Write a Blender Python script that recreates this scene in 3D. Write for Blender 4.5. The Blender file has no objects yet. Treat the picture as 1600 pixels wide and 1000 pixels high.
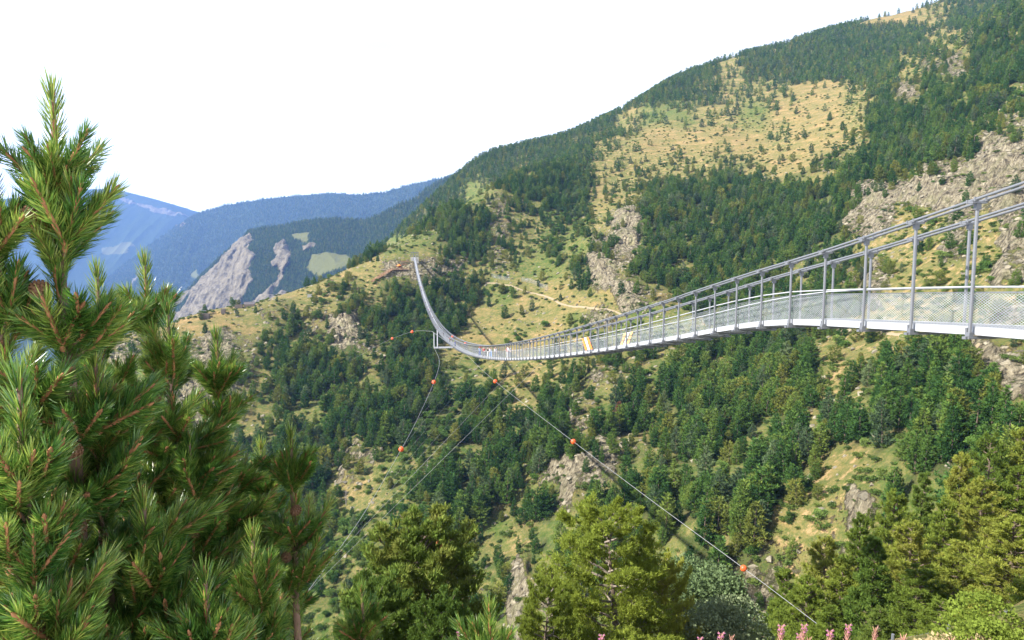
import bpy, math, random
import numpy as np
from mathutils import Vector, Matrix
from mathutils.bvhtree import BVHTree

# ------------------------------------------------------------------ camera, light, exposure
SC = bpy.context.scene
COL = SC.collection
F = 1100.0
PITCH = math.radians(5.4)
cam = bpy.data.cameras.new('camera'); camo = bpy.data.objects.new('camera', cam); COL.objects.link(camo)
cam.sensor_width = 36.0; cam.lens = F/1600*36; cam.clip_start = 0.05; cam.clip_end = 30000
camo.rotation_euler = (math.pi/2-PITCH, 0, 0)
SC.camera = camo

SUN_TO = Vector((-0.70, -0.26, 0.66)).normalized()      # towards the sun
SUN_EL = math.asin(SUN_TO.z); SUN_AZ = math.atan2(SUN_TO.x, SUN_TO.y)
w = bpy.data.worlds.new('World'); SC.world = w; w.use_nodes = True
nt = w.node_tree; nt.nodes.clear()
sky = nt.nodes.new('ShaderNodeTexSky'); sky.sky_type = 'NISHITA'; sky.sun_disc = False
sky.sun_elevation = SUN_EL; sky.sun_rotation = SUN_AZ; sky.altitude = 1800; sky.dust_density = 1.5; sky.air_density = 1.0
# thin bright veil of high cloud over the whole sky
tc = nt.nodes.new('ShaderNodeTexCoord'); mp = nt.nodes.new('ShaderNodeMapping'); mp.inputs['Scale'].default_value = (1.2, 1.2, 5)
nz = nt.nodes.new('ShaderNodeTexNoise'); nz.inputs['Scale'].default_value = 1.6; nz.inputs['Detail'].default_value = 4
rp = nt.nodes.new('ShaderNodeMapRange'); rp.inputs[1].default_value = .3; rp.inputs[2].default_value = .75
rp.inputs[3].default_value = .62; rp.inputs[4].default_value = .95
mx = nt.nodes.new('ShaderNodeMix'); mx.data_type = 'RGBA'
bg = nt.nodes.new('ShaderNodeBackground'); out = nt.nodes.new('ShaderNodeOutputWorld')
L = nt.links.new
L(tc.outputs['Generated'], mp.inputs[0]); L(mp.outputs[0], nz.inputs[0]); L(nz.outputs[0], rp.inputs[0]); L(rp.outputs[0], mx.inputs[0])
sp_ = nt.nodes.new('ShaderNodeSeparateXYZ'); L(tc.outputs['Generated'], sp_.inputs[0])
vr = nt.nodes.new('ShaderNodeValToRGB'); e_ = vr.color_ramp.elements; e_[0].position = 0.0; e_[0].color = (27, 27.5, 28, 1); e_[1].position = .75; e_[1].color = (4.8, 5.3, 6.1, 1)
q_ = e_.new(.28); q_.color = (11.2, 11.6, 12.0, 1)
q2_ = e_.new(.17); q2_.color = (15, 15.6, 16.4, 1)
L(sp_.outputs[2], vr.inputs[0]); L(vr.outputs[0], mx.inputs[7]); L(sky.outputs[0], mx.inputs[6])
L(mx.outputs[2], bg.inputs[0]); bg.inputs[1].default_value = 0.054
L(bg.outputs[0], out.inputs[0])
sl = bpy.data.lights.new('sun', 'SUN'); so = bpy.data.objects.new('sun', sl); COL.objects.link(so)
sl.energy = 5.0; sl.angle = math.radians(0.6); sl.color = (1.0, .95, .86)
so.rotation_euler = (-SUN_TO).to_track_quat('-Z', 'Y').to_euler()
so.location = (-60, -10, 60)
VS = SC.view_settings
SC.display_settings.display_device = 'sRGB'
VS.view_transform = 'Standard'; VS.look = 'None'; VS.gamma = 1.0; VS.use_curve_mapping = False
VS.exposure = 1.48
SC.cycles.max_bounces = 6; SC.cycles.diffuse_bounces = 3; SC.cycles.glossy_bounces = 2; SC.cycles.transmission_bounces = 4
SC.cycles.transparent_max_bounces = 24; SC.cycles.volume_bounces = 0
SC.cycles.use_denoising = True

rnd = random.Random(5)
RNG = np.random.default_rng(5)

def P(u, v, Y):
    """a point of the valley read off the survey: bearing, dip and northing"""
    c, s = math.cos(PITCH), math.sin(PITCH)
    x = (u-800)/F; y = -(v-500)/F
    k = Y/(c+y*s)
    return Vector((x*k, Y, (y*c-s)*k))
def proj(X, Y, Z):
    c, s = math.cos(PITCH), math.sin(PITCH)
    d = np.maximum(Y*c - Z*s, 1e-3)
    return 800+F*X/d, 500-F*(Y*s+Z*c)/d

# ------------------------------------------------------------------ helpers
def tag(o, label=None, cat=None, group=None, kind=None):
    if label: o['label'] = label
    if cat: o['category'] = cat
    if group: o['group'] = group
    if kind: o['kind'] = kind
    return o
def mesh_np(name, verts, faces, mat=None, smooth=False, mats=None, mi=None):
    """faces: (n,3) or (n,4) int array, or list of such arrays"""
    me = bpy.data.meshes.new(name)
    verts = np.asarray(verts, np.float32)
    fl = faces if isinstance(faces, list) else [faces]
    fl = [np.asarray(f, np.int32) for f in fl if len(f)]
    me.vertices.add(len(verts)); me.vertices.foreach_set('co', verts.ravel())
    nl = sum(f.size for f in fl); nf = sum(len(f) for f in fl)
    me.loops.add(nl); me.polygons.add(nf)
    me.loops.foreach_set('vertex_index', np.concatenate([f.ravel() for f in fl]))
    tot = np.concatenate([np.full(len(f), f.shape[1], np.int32) for f in fl])
    st = np.concatenate([[0], np.cumsum(tot)[:-1]]).astype(np.int32)
    me.polygons.foreach_set('loop_start', st); me.polygons.foreach_set('loop_total', tot)
    if mi is not None: me.polygons.foreach_set('material_index', np.asarray(mi, np.int32))
    if smooth: me.polygons.foreach_set('use_smooth', np.ones(nf, bool))
    for m in (mats or ([mat] if mat else [])): me.materials.append(m)
    me.update(calc_edges=True)
    return me
def obj(name, me, parent=None, loc=(0, 0, 0), rot=(0, 0, 0), scale=(1, 1, 1)):
    o = bpy.data.objects.new(name, me); COL.objects.link(o)
    o.location = loc; o.rotation_euler = rot; o.scale = scale
    if parent is not None: o.parent = parent
    return o
def empty(name, loc=(0, 0, 0), rz=0, **k):
    o = bpy.data.objects.new(name, None); COL.objects.link(o); o.location = loc; o.rotation_euler = (0, 0, rz)
    o.empty_display_size = .2
    return tag(o, **k)

class MB:
    """collects boxes, tubes and faces; build() makes one mesh"""
    def __init__(s): s.v = []; s.f = []; s.n = 0
    def add(s, v, f):
        v = np.asarray(v, float); s.v.append(v)
        s.f += [tuple(i+s.n for i in q) for q in f]; s.n += len(v)
    def box(s, c, size, R=None):
        sx, sy, sz = [a/2 for a in size]
        v = np.array([(x, y, z) for x in (-sx, sx) for y in (-sy, sy) for z in (-sz, sz)])
        if R is not None: v = v @ np.array(R).T
        s.add(v+np.array(c), [(0, 1, 3, 2), (4, 6, 7, 5), (0, 4, 5, 1), (2, 3, 7, 6), (0, 2, 6, 4), (1, 5, 7, 3)])
    def tube(s, pts, r, n=6, cap=True):
        pts = [Vector(p) for p in pts]; m = len(pts)
        rr = r if hasattr(r, '__len__') else [r]*m
        vs = []; 
        for i, p in enumerate(pts):
            t = (pts[min(i+1, m-1)]-pts[max(i-1, 0)]).normalized()
            a = t.cross(Vector((0, 0, 1)))
            if a.length < .05: a = t.cross(Vector((1, 0, 0)))
            a.normalize(); b = t.cross(a)
            for k in range(n):
                q = 2*math.pi*k/n
                vs.append(p+(a*math.cos(q)+b*math.sin(q))*rr[i])
        f = []
        for i in range(m-1):
            for k in range(n):
                k2 = (k+1) % n
                f.append((i*n+k, i*n+k2, (i+1)*n+k2, (i+1)*n+k))
        if cap: f += [tuple(range(n))[::-1], tuple((m-1)*n+k for k in range(n))]
        s.add([tuple(v) for v in vs], f)
    def mesh(s, name, mat, smooth=False):
        me = bpy.data.meshes.new(name); me.from_pydata(np.concatenate(s.v).tolist(), [], s.f)
        me.materials.append(mat)
        if smooth: me.polygons.foreach_set('use_smooth', [True]*len(me.polygons))
        me.update(); return me
    def build(s, name, mat, parent=None, smooth=False, **k): return obj(name, s.mesh(name, mat, smooth), parent, **k)

def hash3(ix, iy, iz, seed):
    h = (ix*374761393 + iy*668265263 + iz*2147483647 + seed*974711) & 0xffffffff
    h = ((h ^ (h >> 13))*1274126177) & 0xffffffff
    return ((h ^ (h >> 16)) & 0xffff)/65535.0
def vnoise(x, y, z=None, seed=0):
    x = np.asarray(x, float); y = np.asarray(y, float)
    z = np.zeros_like(x) if z is None else np.asarray(z, float)
    ix, iy, iz = np.floor(x).astype(np.int64), np.floor(y).astype(np.int64), np.floor(z).astype(np.int64)
    fx, fy, fz = x-ix, y-iy, z-iz
    fx, fy, fz = [t*t*(3-2*t) for t in (fx, fy, fz)]
    r = 0
    for dx in (0, 1):
        for dy in (0, 1):
            for dz in (0, 1):
                r = r + hash3(ix+dx, iy+dy, iz+dz, seed)*(fx if dx else 1-fx)*(fy if dy else 1-fy)*(fz if dz else 1-fz)
    return r
def fbm(x, y, z=None, oct=4, seed=0, gain=.5):
    a = 1; s = 0; t = 0; f = 1
    for i in range(oct):
        s = s+a*vnoise(x*f, y*f, None if z is None else z*f, seed+i*17); t += a; a *= gain; f *= 2.03
    return s/t
def ridged(x, y, z=None, oct=4, seed=0):
    a = 1; s = 0; t = 0; f = 1
    for i in range(oct):
        s = s+a*(1-np.abs(2*vnoise(x*f, y*f, None if z is None else z*f, seed+i*13)-1)); t += a; a *= .5; f *= 2.1
    return s/t

# ------------------------------------------------------------------ materials
def new_mat(name):
    m = bpy.data.materials.new(name); m.use_nodes = True
    n = m.node_tree.nodes; b = n['Principled BSDF']
    return m, m.node_tree, b
def N(t, typ, **k):
    n = t.nodes.new(typ)
    for a, v in k.items(): setattr(n, a, v)
    return n
def ramp(t, stops, src=None):
    r = N(t, 'ShaderNodeValToRGB'); e = r.color_ramp.elements
    while len(e) > 1: e.remove(e[0])
    for i, (p, c) in enumerate(stops):
        q = e[0] if i == 0 else e.new(p)
        q.position = p; q.color = tuple(c)+(1,) if len(c) == 3 else c
    if src: t.links.new(src, r.inputs[0])
    return r
def noise(t, vec, scale, detail=4, rough=.6, typ='ShaderNodeTexNoise'):
    n = N(t, typ); n.inputs['Scale'].default_value = scale
    n.inputs['Detail'].default_value = detail; n.inputs['Roughness'].default_value = rough
    if vec: t.links.new(vec, n.inputs['Vector'])
    return n
def mixc(t, f, a, b):
    m = N(t, 'ShaderNodeMix', data_type='RGBA'); 
    for i, s in ((0, f), (6, a), (7, b)):
        if hasattr(s, 'links'): t.links.new(s, m.inputs[i])
        else: m.inputs[i].default_value = s if i == 0 else tuple(s)+(1,)
    return m.outputs[2]
def math_(t, op, a, b=0.0, clamp=False):
    m = N(t, 'ShaderNodeMath', operation=op, use_clamp=clamp)
    for i, s in ((0, a), (1, b)):
        if hasattr(s, 'links'): t.links.new(s, m.inputs[i])
        else: m.inputs[i].default_value = s
    return m.outputs[0]
def attr(t, name):
    a = N(t, 'ShaderNodeAttribute'); a.attribute_name = name; return a.outputs['Fac']
def bump(t, b, h, strength=.5, dist=1.0):
    n = N(t, 'ShaderNodeBump'); n.inputs['Strength'].default_value = strength; n.inputs['Distance'].default_value = dist
    t.links.new(h, n.inputs['Height']); t.links.new(n.outputs[0], b.inputs['Normal'])

def metal_mat(name, col, rough=.45, metallic=.6, var=.12):
    m, t, b = new_mat(name)
    g = N(t, 'ShaderNodeNewGeometry'); n = noise(t, g.outputs['Position'], 9, 5)
    c = mixc(t, n.outputs[0], [x*(1-var) for x in col], [min(1, x*(1+var)) for x in col])
    t.links.new(c, b.inputs['Base Color']); b.inputs['Metallic'].default_value = metallic; b.inputs['Roughness'].default_value = rough
    return m
def plain_mat(name, col, rough=.7, var=.2, scale=6, metallic=0):
    return metal_mat(name, col, rough, metallic, var)

def leaf_mat(name, stops, nscale=.6, trans=.25, rough=.7, spec=.08, tipcol=None):
    """foliage: colour drifts from plant to plant and clump to clump"""
    m, t, b = new_mat(name)
    oi = N(t, 'ShaderNodeObjectInfo'); g = N(t, 'ShaderNodeNewGeometry')
    n = noise(t, g.outputs['Position'], nscale, 3)
    f = math_(t, 'ADD', math_(t, 'MULTIPLY', oi.outputs['Random'], .6), math_(t, 'MULTIPLY', n.outputs[0], .55))
    f = math_(t, 'SUBTRACT', f, .08)
    r = ramp(t, stops, f)
    # single blades differ too
    rp = g.outputs['Random Per Island']
    hs = N(t, 'ShaderNodeHueSaturation'); t.links.new(r.outputs[0], hs.inputs['Color'])
    mr = N(t, 'ShaderNodeMapRange'); t.links.new(rp, mr.inputs[0]); mr.inputs[3].default_value = .72; mr.inputs[4].default_value = 1.3
    t.links.new(mr.outputs[0], hs.inputs['Value'])
    t.links.new(hs.outputs[0], b.inputs['Base Color'])
    b.inputs['Roughness'].default_value = rough; b.inputs['Specular IOR Level'].default_value = spec
    tr = N(t, 'ShaderNodeBsdfTranslucent'); t.links.new(hs.outputs[0], tr.inputs[0])
    ms = N(t, 'ShaderNodeMixShader'); ms.inputs[0].default_value = trans
    o = t.nodes['Material Output']
    t.links.new(b.outputs[0], ms.inputs[1]); t.links.new(tr.outputs[0], ms.inputs[2]); t.links.new(ms.outputs[0], o.inputs[0])
    return m

def ground_mat():
    m, t, b = new_mat('mountainside')
    g = N(t, 'ShaderNodeNewGeometry'); pos = g.outputs['Position']
    def stretch(v):
        mp = N(t, 'ShaderNodeMapping'); mp.inputs['Scale'].default_value = v; t.links.new(pos, mp.inputs[0]); return mp.outputs[0]
    n1 = noise(t, pos, .05, 6, .65); n2 = noise(t, pos, .35, 6, .7); n3 = noise(t, pos, 1.6, 4, .7)
    band = noise(t, stretch((.3, .3, 2.2)), .12, 5, .65)
    # grass: green to straw
    gr = ramp(t, [(.25, (.032, .066, .012)), (.5, (.066, .105, .020)), (.75, (.11, .135, .032))], n2.outputs[0])
    dry = ramp(t, [(.25, (.13, .115, .040)), (.45, (.21, .162, .065)), (.62, (.32, .205, .092)), (.8, (.40, .265, .135))], band.outputs[0])
    d = math_(t, 'ADD', attr(t, 'dry'), math_(t, 'MULTIPLY', math_(t, 'SUBTRACT', n2.outputs[0], .5), 1.9))
    d = math_(t, 'ADD', d, math_(t, 'MULTIPLY', math_(t, 'SUBTRACT', n1.outputs[0], .5), 1.2), True)
    c = mixc(t, d, gr.outputs[0], dry.outputs[0])
    # brush speckle in the meadows
    sp = ramp(t, [(.50, (0, 0, 0)), (.58, (1, 1, 1))], n3.outputs[0])
    c = mixc(t, math_(t, 'MULTIPLY', sp.outputs[0], .55), c, (.055, .085, .022))
    # bare orange soil
    so_ = ramp(t, [(.53, (0, 0, 0)), (.62, (1, 1, 1))], noise(t, pos, .22, 6, .75).outputs[0])
    c = mixc(t, math_(t, 'MULTIPLY', so_.outputs[0], attr(t, 'soil')), c, (.44, .28, .15))
    # forest floor
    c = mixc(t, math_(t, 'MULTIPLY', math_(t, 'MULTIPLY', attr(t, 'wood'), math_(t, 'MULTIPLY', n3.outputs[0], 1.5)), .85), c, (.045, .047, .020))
    # rock
    vo = N(t, 'ShaderNodeTexVoronoi'); vo.feature = 'DISTANCE_TO_EDGE'; vo.inputs['Scale'].default_value = .16
    wv = N(t, 'ShaderNodeVectorMath', operation='ADD'); sc = N(t, 'ShaderNodeVectorMath', operation='SCALE'); sc.inputs['Scale'].default_value = 4
    t.links.new(noise(t, pos, .3, 3).outputs[1], sc.inputs[0]); t.links.new(sc.outputs[0], wv.inputs[0]); t.links.new(stretch((1, 1, .7)), wv.inputs[1])
    t.links.new(wv.outputs[0], vo.inputs['Vector'])
    rr = noise(t, stretch((1, 1, .5)), .5, 8, .75)
    rc = ramp(t, [(.36, (.035, .030, .022)), (.43, (.14, .117, .080)), (.51, (.28, .240, .160)), (.63, (.47, .41, .29))], rr.outputs[0])
    lich = ramp(t, [(.5, (0, 0, 0)), (.62, (1, 1, 1))], noise(t, pos, .09, 5).outputs[0])
    rc4 = mixc(t, math_(t, 'MULTIPLY', lich.outputs[0], .4), rc.outputs[0], (.24, .24, .11))
    rk = math_(t, 'ADD', attr(t, 'rock'), math_(t, 'MULTIPLY', math_(t, 'SUBTRACT', n2.outputs[0], .5), 1.6))
    nz_ = N(t, 'ShaderNodeSeparateXYZ'); t.links.new(g.outputs['Normal'], nz_.inputs[0])
    rk = math_(t, 'ADD', rk, math_(t, 'MULTIPLY', math_(t, 'SUBTRACT', .74, nz_.outputs[2]), 1.5))
    rk2 = ramp(t, [(.42, (0, 0, 0)), (.56, (1, 1, 1))], rk)
    c = mixc(t, rk2.outputs[0], c, rc4)
    t.links.new(c, b.inputs['Base Color']); b.inputs['Roughness'].default_value = .95; b.inputs['Specular IOR Level'].default_value = .1
    h = math_(t, 'ADD', math_(t, 'MULTIPLY', n3.outputs[0], .5), math_(t, 'MULTIPLY', math_(t, 'MULTIPLY', math_(t, 'ADD', rr.outputs[0], math_(t, 'MULTIPLY', math_(t, 'MINIMUM', vo.outputs['Distance'], .22), 3.0)), rk2.outputs[0]), 3.0))
    bump(t, b, h, .9, 1.6)
    return m

# ------------------------------------------------------------------ the lie of the land
CTRL = [ # bearing u, dip v, northing Y of points on the ground
 # crest of the far spur and its face
 (60,600,470),(150,560,500),(220,525,520),(290,500,545),(330,488,560),(400,476,580),(470,466,600),(530,444,615),(580,418,625),(615,405,640),(650,398,640),(640,380,690),(700,333,740),(765,296,800),(830,262,880),
 (300,560,490),(300,640,440),(400,530,520),(400,600,460),(400,700,400),(480,540,520),(480,640,440),(500,750,370),(540,500,545),(560,600,450),(560,680,395),(560,800,330),(620,430,615),(620,520,540),(640,600,450),(640,700,370),(640,800,310),(640,900,270),
 (700,420,640),(700,480,600),(700,560,500),(730,640,420),(740,740,345),(740,860,290),(740,940,262),(740,985,240),
 (760,350,720),(780,420,640),(800,470,585),(800,530,520),(800,600,440),(820,700,360),(830,800,300),
 (860,300,820),(860,380,690),(870,440,600),(870,520,500),(880,600,420),(890,700,330),(890,790,285),(890,900,240),
 (925,400,590),(915,450,545),(930,500,490),(960,440,520),(985,330,640),(985,400,560),(985,470,490),(980,560,420),(980,700,320),(980,850,240),
 # meadows and the upper mountain
 (700,292,1330),(650,350,1290),(600,398,1270),(560,420,1260),(735,258,1360),(768,236,1400),(850,227,1400),(940,194,1400),(1000,162,1400),(1060,119,1400),(1150,88,1420),(1290,50,1450),(1430,13,1480),(1600,-45,1500),
 (900,240,1020),(950,215,1060),(950,280,860),(1020,240,930),(1020,300,740),(1100,250,860),(1100,180,1080),(1060,130,1280),(1180,130,1220),(1180,220,900),(1180,280,740),(1300,80,1250),(1300,150,950),(1400,60,1200),(1400,110,950),(1500,40,1100),(1240,250,760),
 (1060,380,580),(1060,450,510),(1060,560,410),(1060,700,300),(1060,850,220),
 (1160,340,620),(1160,440,500),(1160,560,385),(1160,700,275),(1160,840,205),
 (1280,240,680),(1280,330,560),(1280,430,440),(1280,540,340),(1280,640,275),(1280,760,215),
 (1380,180,700),(1380,270,540),(1350,330,480),(1380,420,380),(1380,520,300),(1380,620,240),(1380,720,195),
 (1480,110,720),(1480,200,560),(1480,290,430),(1480,380,350),(1480,460,300),(1480,540,255),(1480,640,205),
 (1590,20,760),(1590,110,580),(1590,200,440),(1590,300,350),(1590,400,285),(1590,520,235),(1590,620,190),(1590,680,165),
 (1750,-80,760),(1750,120,500),(1750,300,330),(1750,480,230),(1750,620,170),(1950,0,560),(1950,300,300),(1950,500,190),
 # hidden ground behind the crests
 (640,450,900),(560,470,900),(700,400,960),(480,520,800),(400,540,760),(300,580,720),(180,620,700),(60,660,700),(620,470,1080),(700,360,1120),(780,315,1120),(860,255,1180),(480,540,1000),(300,600,950),(60,650,950),
]
WORLDPTS = [(0,-40,4),(-40,-40,-4),(40,-40,12),(90,-30,22),(0,0,-1.75),(1.5,0,-1.7),(-3,0,-2.1),(0,3,-2.6),(2,3,-2.7),(-3,3,-3.3),(0,6,-5.0),(-5,6,-6.2),(6,6,-3.9),(13.5,6,-2.4),(14,10,-3.2),(14,0,-1.6),
 (0,20,-15),(-12,20,-18),(11,18,-10.4),(24,18,-7),(0,35,-26),(-20,35,-31),(16,32,-21),(0,60,-45),(28,52,-33),(-40,60,-56),(52,70,-30),(75,60,-17),
 (0,90,-67),(40,90,-60),(-60,90,-86),(85,95,-45),(0,140,-112),(-80,140,-125),(70,140,-95),(-50,200,-150),(-130,200,-155),(60,185,-122),(-200,250,-175),(-20,240,-146),
 (-220,100,-140),(-330,300,-205),(-450,450,-230),(-300,0,-150),(-600,600,-260),(-700,200,-280),(-500,-100,-230),(150,100,10),(200,40,60),(120,20,14),
 (-900,900,-300),(-1100,1300,-330),(-700,1300,-260),(-400,1600,-120),(-900,1900,-320),(900,1000,330),(1200,1600,520),(300,1900,300),(0,2300,60),(1500,2400,500),(-600,2500,-300),(700,300,220),(1300,600,420)]
# cover of the slopes, by number: 0 dense conifers, 1 conifers, 2 rock with conifers, 3 scattered trees and bushes, 4 leafy thicket,
# 5 green turf, 6 dry turf, 7 golden meadow, 8 broken rock, 9 bare rock
COVER = [
 [0, 0, 0, 0, 0, 0, 0, 0, 0, 0, 0, 0, 0, 0, 0, 0, 0, 0, 0, 0, 0, 0, 0, 0, 0, 0, 0, 0, 0, 0, 0, 0, 0, 7, 7, 7, 3, 1, 1, 0],
 [0, 0, 0, 0, 0, 0, 0, 0, 0, 0, 0, 0, 0, 0, 0, 0, 0, 0, 0, 0, 0, 0, 0, 0, 0, 0, 0, 7, 7, 7, 3, 1, 0, 0, 0, 0, 3, 3, 0, 0],
 [0, 0, 0, 0, 0, 0, 0, 0, 0, 0, 0, 0, 0, 0, 0, 0, 0, 0, 0, 0, 0, 0, 0, 0, 0, 0, 0, 1, 3, 0, 0, 0, 0, 0, 0, 3, 2, 8, 0, 0],
 [0, 0, 0, 0, 0, 0, 0, 0, 0, 0, 0, 0, 0, 0, 0, 0, 0, 0, 0, 0, 0, 0, 0, 0, 0, 0, 0, 1, 3, 3, 3, 7, 7, 3, 1, 8, 0, 0, 0, 1],
 [0, 0, 0, 0, 0, 0, 0, 0, 0, 0, 0, 0, 0, 0, 0, 0, 0, 0, 0, 0, 0, 0, 0, 0, 3, 5, 5, 3, 3, 5, 7, 7, 7, 3, 0, 0, 0, 0, 1, 2],
 [0, 0, 0, 0, 0, 0, 0, 0, 0, 0, 0, 0, 0, 0, 0, 0, 0, 0, 0, 0, 0, 0, 1, 3, 3, 7, 7, 7, 7, 7, 3, 7, 7, 3, 0, 0, 0, 0, 2, 2],
 [0, 0, 0, 0, 0, 0, 0, 0, 0, 0, 0, 0, 0, 0, 0, 0, 0, 0, 0, 0, 1, 0, 0, 3, 3, 3, 3, 3, 1, 3, 7, 7, 1, 0, 0, 1, 2, 8, 9, 9],
 [0, 0, 0, 0, 0, 0, 0, 0, 0, 0, 0, 0, 0, 0, 0, 0, 0, 0, 5, 2, 0, 0, 0, 7, 3, 1, 0, 0, 0, 0, 0, 0, 0, 2, 9, 9, 9, 9, 9, 9],
 [0, 0, 0, 0, 0, 0, 0, 0, 0, 0, 0, 0, 0, 0, 0, 0, 1, 0, 0, 2, 1, 4, 4, 3, 9, 0, 0, 0, 0, 0, 0, 0, 0, 8, 8, 3, 3, 2, 3, 8],
 [0, 0, 0, 0, 0, 0, 0, 0, 0, 0, 0, 0, 0, 0, 0, 5, 5, 0, 0, 2, 1, 4, 5, 2, 9, 0, 0, 0, 0, 0, 0, 0, 0, 3, 3, 3, 3, 2, 3, 9],
 [6, 6, 6, 6, 6, 6, 6, 6, 6, 6, 6, 6, 6, 6, 6, 8, 8, 2, 1, 2, 5, 5, 0, 9, 2, 0, 0, 0, 0, 0, 0, 0, 1, 2, 2, 3, 3, 3, 3, 8],
 [6, 6, 6, 6, 6, 6, 6, 6, 6, 6, 6, 6, 3, 1, 3, 0, 0, 0, 0, 5, 6, 6, 6, 6, 9, 8, 1, 0, 0, 0, 0, 0, 0, 1, 2, 3, 3, 3, 3, 3],
 [7, 7, 7, 7, 7, 7, 7, 7, 7, 6, 2, 1, 2, 9, 0, 0, 0, 0, 6, 6, 6, 6, 5, 8, 5, 5, 5, 1, 0, 0, 0, 0, 1, 3, 3, 3, 3, 3, 3, 2],
 [8, 8, 8, 8, 8, 8, 8, 8, 9, 8, 1, 0, 1, 9, 2, 0, 0, 6, 6, 6, 3, 3, 3, 1, 1, 1, 1, 0, 0, 0, 0, 1, 3, 3, 3, 3, 1, 0, 8, 2],
 [9, 9, 9, 9, 9, 9, 9, 9, 9, 2, 1, 0, 0, 0, 2, 0, 0, 5, 5, 3, 3, 3, 0, 8, 1, 5, 0, 0, 0, 0, 0, 0, 3, 1, 1, 0, 0, 0, 8, 9],
 [9, 9, 9, 9, 9, 9, 9, 9, 8, 2, 1, 0, 0, 0, 0, 0, 0, 4, 0, 0, 6, 0, 8, 0, 0, 0, 0, 0, 0, 0, 0, 1, 3, 3, 0, 0, 0, 0, 0, 2],
 [9, 9, 9, 9, 9, 9, 9, 9, 2, 1, 1, 0, 0, 0, 0, 0, 4, 4, 0, 0, 0, 0, 8, 0, 0, 0, 0, 0, 0, 0, 0, 2, 0, 0, 0, 0, 0, 0, 0, 0],
 [8, 8, 8, 8, 8, 8, 8, 8, 1, 1, 0, 0, 0, 2, 2, 4, 4, 4, 0, 0, 0, 0, 1, 9, 2, 1, 0, 0, 0, 0, 0, 0, 3, 0, 0, 0, 0, 0, 0, 0],
 [1, 1, 1, 1, 1, 1, 1, 1, 1, 1, 0, 0, 0, 2, 3, 4, 4, 0, 0, 0, 1, 8, 9, 9, 0, 0, 0, 0, 0, 0, 0, 1, 3, 3, 0, 0, 0, 0, 0, 0],
 [4, 4, 4, 4, 4, 4, 4, 4, 4, 1, 0, 0, 0, 1, 3, 4, 4, 0, 0, 1, 1, 0, 8, 0, 0, 0, 0, 0, 0, 0, 1, 3, 3, 2, 0, 0, 0, 0, 0, 0],
 [4, 4, 4, 4, 4, 4, 4, 4, 4, 4, 4, 4, 4, 4, 4, 4, 0, 0, 1, 5, 1, 0, 0, 0, 0, 0, 0, 0, 0, 0, 3, 3, 3, 3, 0, 0, 0, 0, 0, 0],
 [4, 4, 4, 4, 4, 4, 4, 4, 4, 4, 4, 4, 4, 4, 4, 1, 0, 1, 5, 1, 3, 0, 0, 0, 0, 0, 0, 0, 0, 1, 3, 3, 3, 1, 0, 0, 0, 0, 0, 0],
 [4, 4, 4, 4, 4, 4, 4, 4, 4, 4, 4, 4, 4, 4, 4, 1, 0, 1, 5, 4, 8, 5, 0, 0, 0, 0, 0, 0, 0, 1, 3, 3, 3, 1, 1, 0, 0, 0, 0, 0],
 [4, 4, 4, 4, 4, 4, 4, 4, 4, 4, 4, 4, 4, 4, 4, 1, 1, 1, 1, 5, 8, 8, 5, 1, 1, 1, 1, 1, 1, 1, 3, 3, 3, 1, 1, 1, 1, 1, 1, 1],
 [4, 4, 4, 4, 4, 4, 4, 4, 4, 4, 4, 4, 4, 4, 4, 1, 1, 1, 1, 5, 8, 5, 5, 1, 1, 1, 1, 1, 1, 1, 1, 1, 1, 1, 1, 1, 1, 1, 1, 1]]
#          conifer bush  leafy rock  dry  wood soil
CV = {'dense': (1.0, .30, .05, .05, .25, 1.0, .2), 'open': (.62, .40, .10, .22, .40, .45, .4), 'rock_and_trees': (.30, .25, .03, .62, .45, .1, .3),
      'scattered': (.12, .50, .05, .18, .50, .0, .6), 'thicket': (.55, .55, .60, .05, .20, .4, .3), 'green': (.05, .35, .05, .08, .22, .0, .1),
      'dry_turf': (.02, .16, .01, .12, .62, .0, .3), 'golden': (.02, .22, .0, .02, .80, .0, .3), 'broken_rock': (.06, .18, .0, .68, .50, .0, .3), 'bare_rock': (.02, .05, .0, .98, .4, .0, .1)}
CVL = list(CV.values())
CVA = np.array([[CVL[c] for c in r] for r in COVER])          # 25 x 40 x 7
def cover(u, v, X, Y):
    """smoothly read the cover table, edges wandering"""
    wu = (fbm(X/23., Y/31., oct=3, seed=3)-.5)*38*np.clip(500/np.maximum(Y, 60), .35, 1.3)
    wv = (fbm(X/27., Y/36., oct=3, seed=9)-.5)*36*np.clip(500/np.maximum(Y, 60), .35, 1.3)
    a = np.clip((u+wu)/40-.5, 0, 38.999); b = np.clip((v+wv)/40-.5, 0, 23.999)
    i, j = a.astype(int), b.astype(int)
    fa, fb = a-i, b-j
    fa = np.clip((fa-.5)*1.8+.5, 0, 1); fb = np.clip((fb-.5)*1.8+.5, 0, 1)
    fa, fb = fa[:, None], fb[:, None]
    return (CVA[j, i]*(1-fa)*(1-fb)+CVA[j, i+1]*fa*(1-fb)+CVA[j+1, i]*(1-fa)*fb+CVA[j+1, i+1]*fa*fb)

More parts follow.
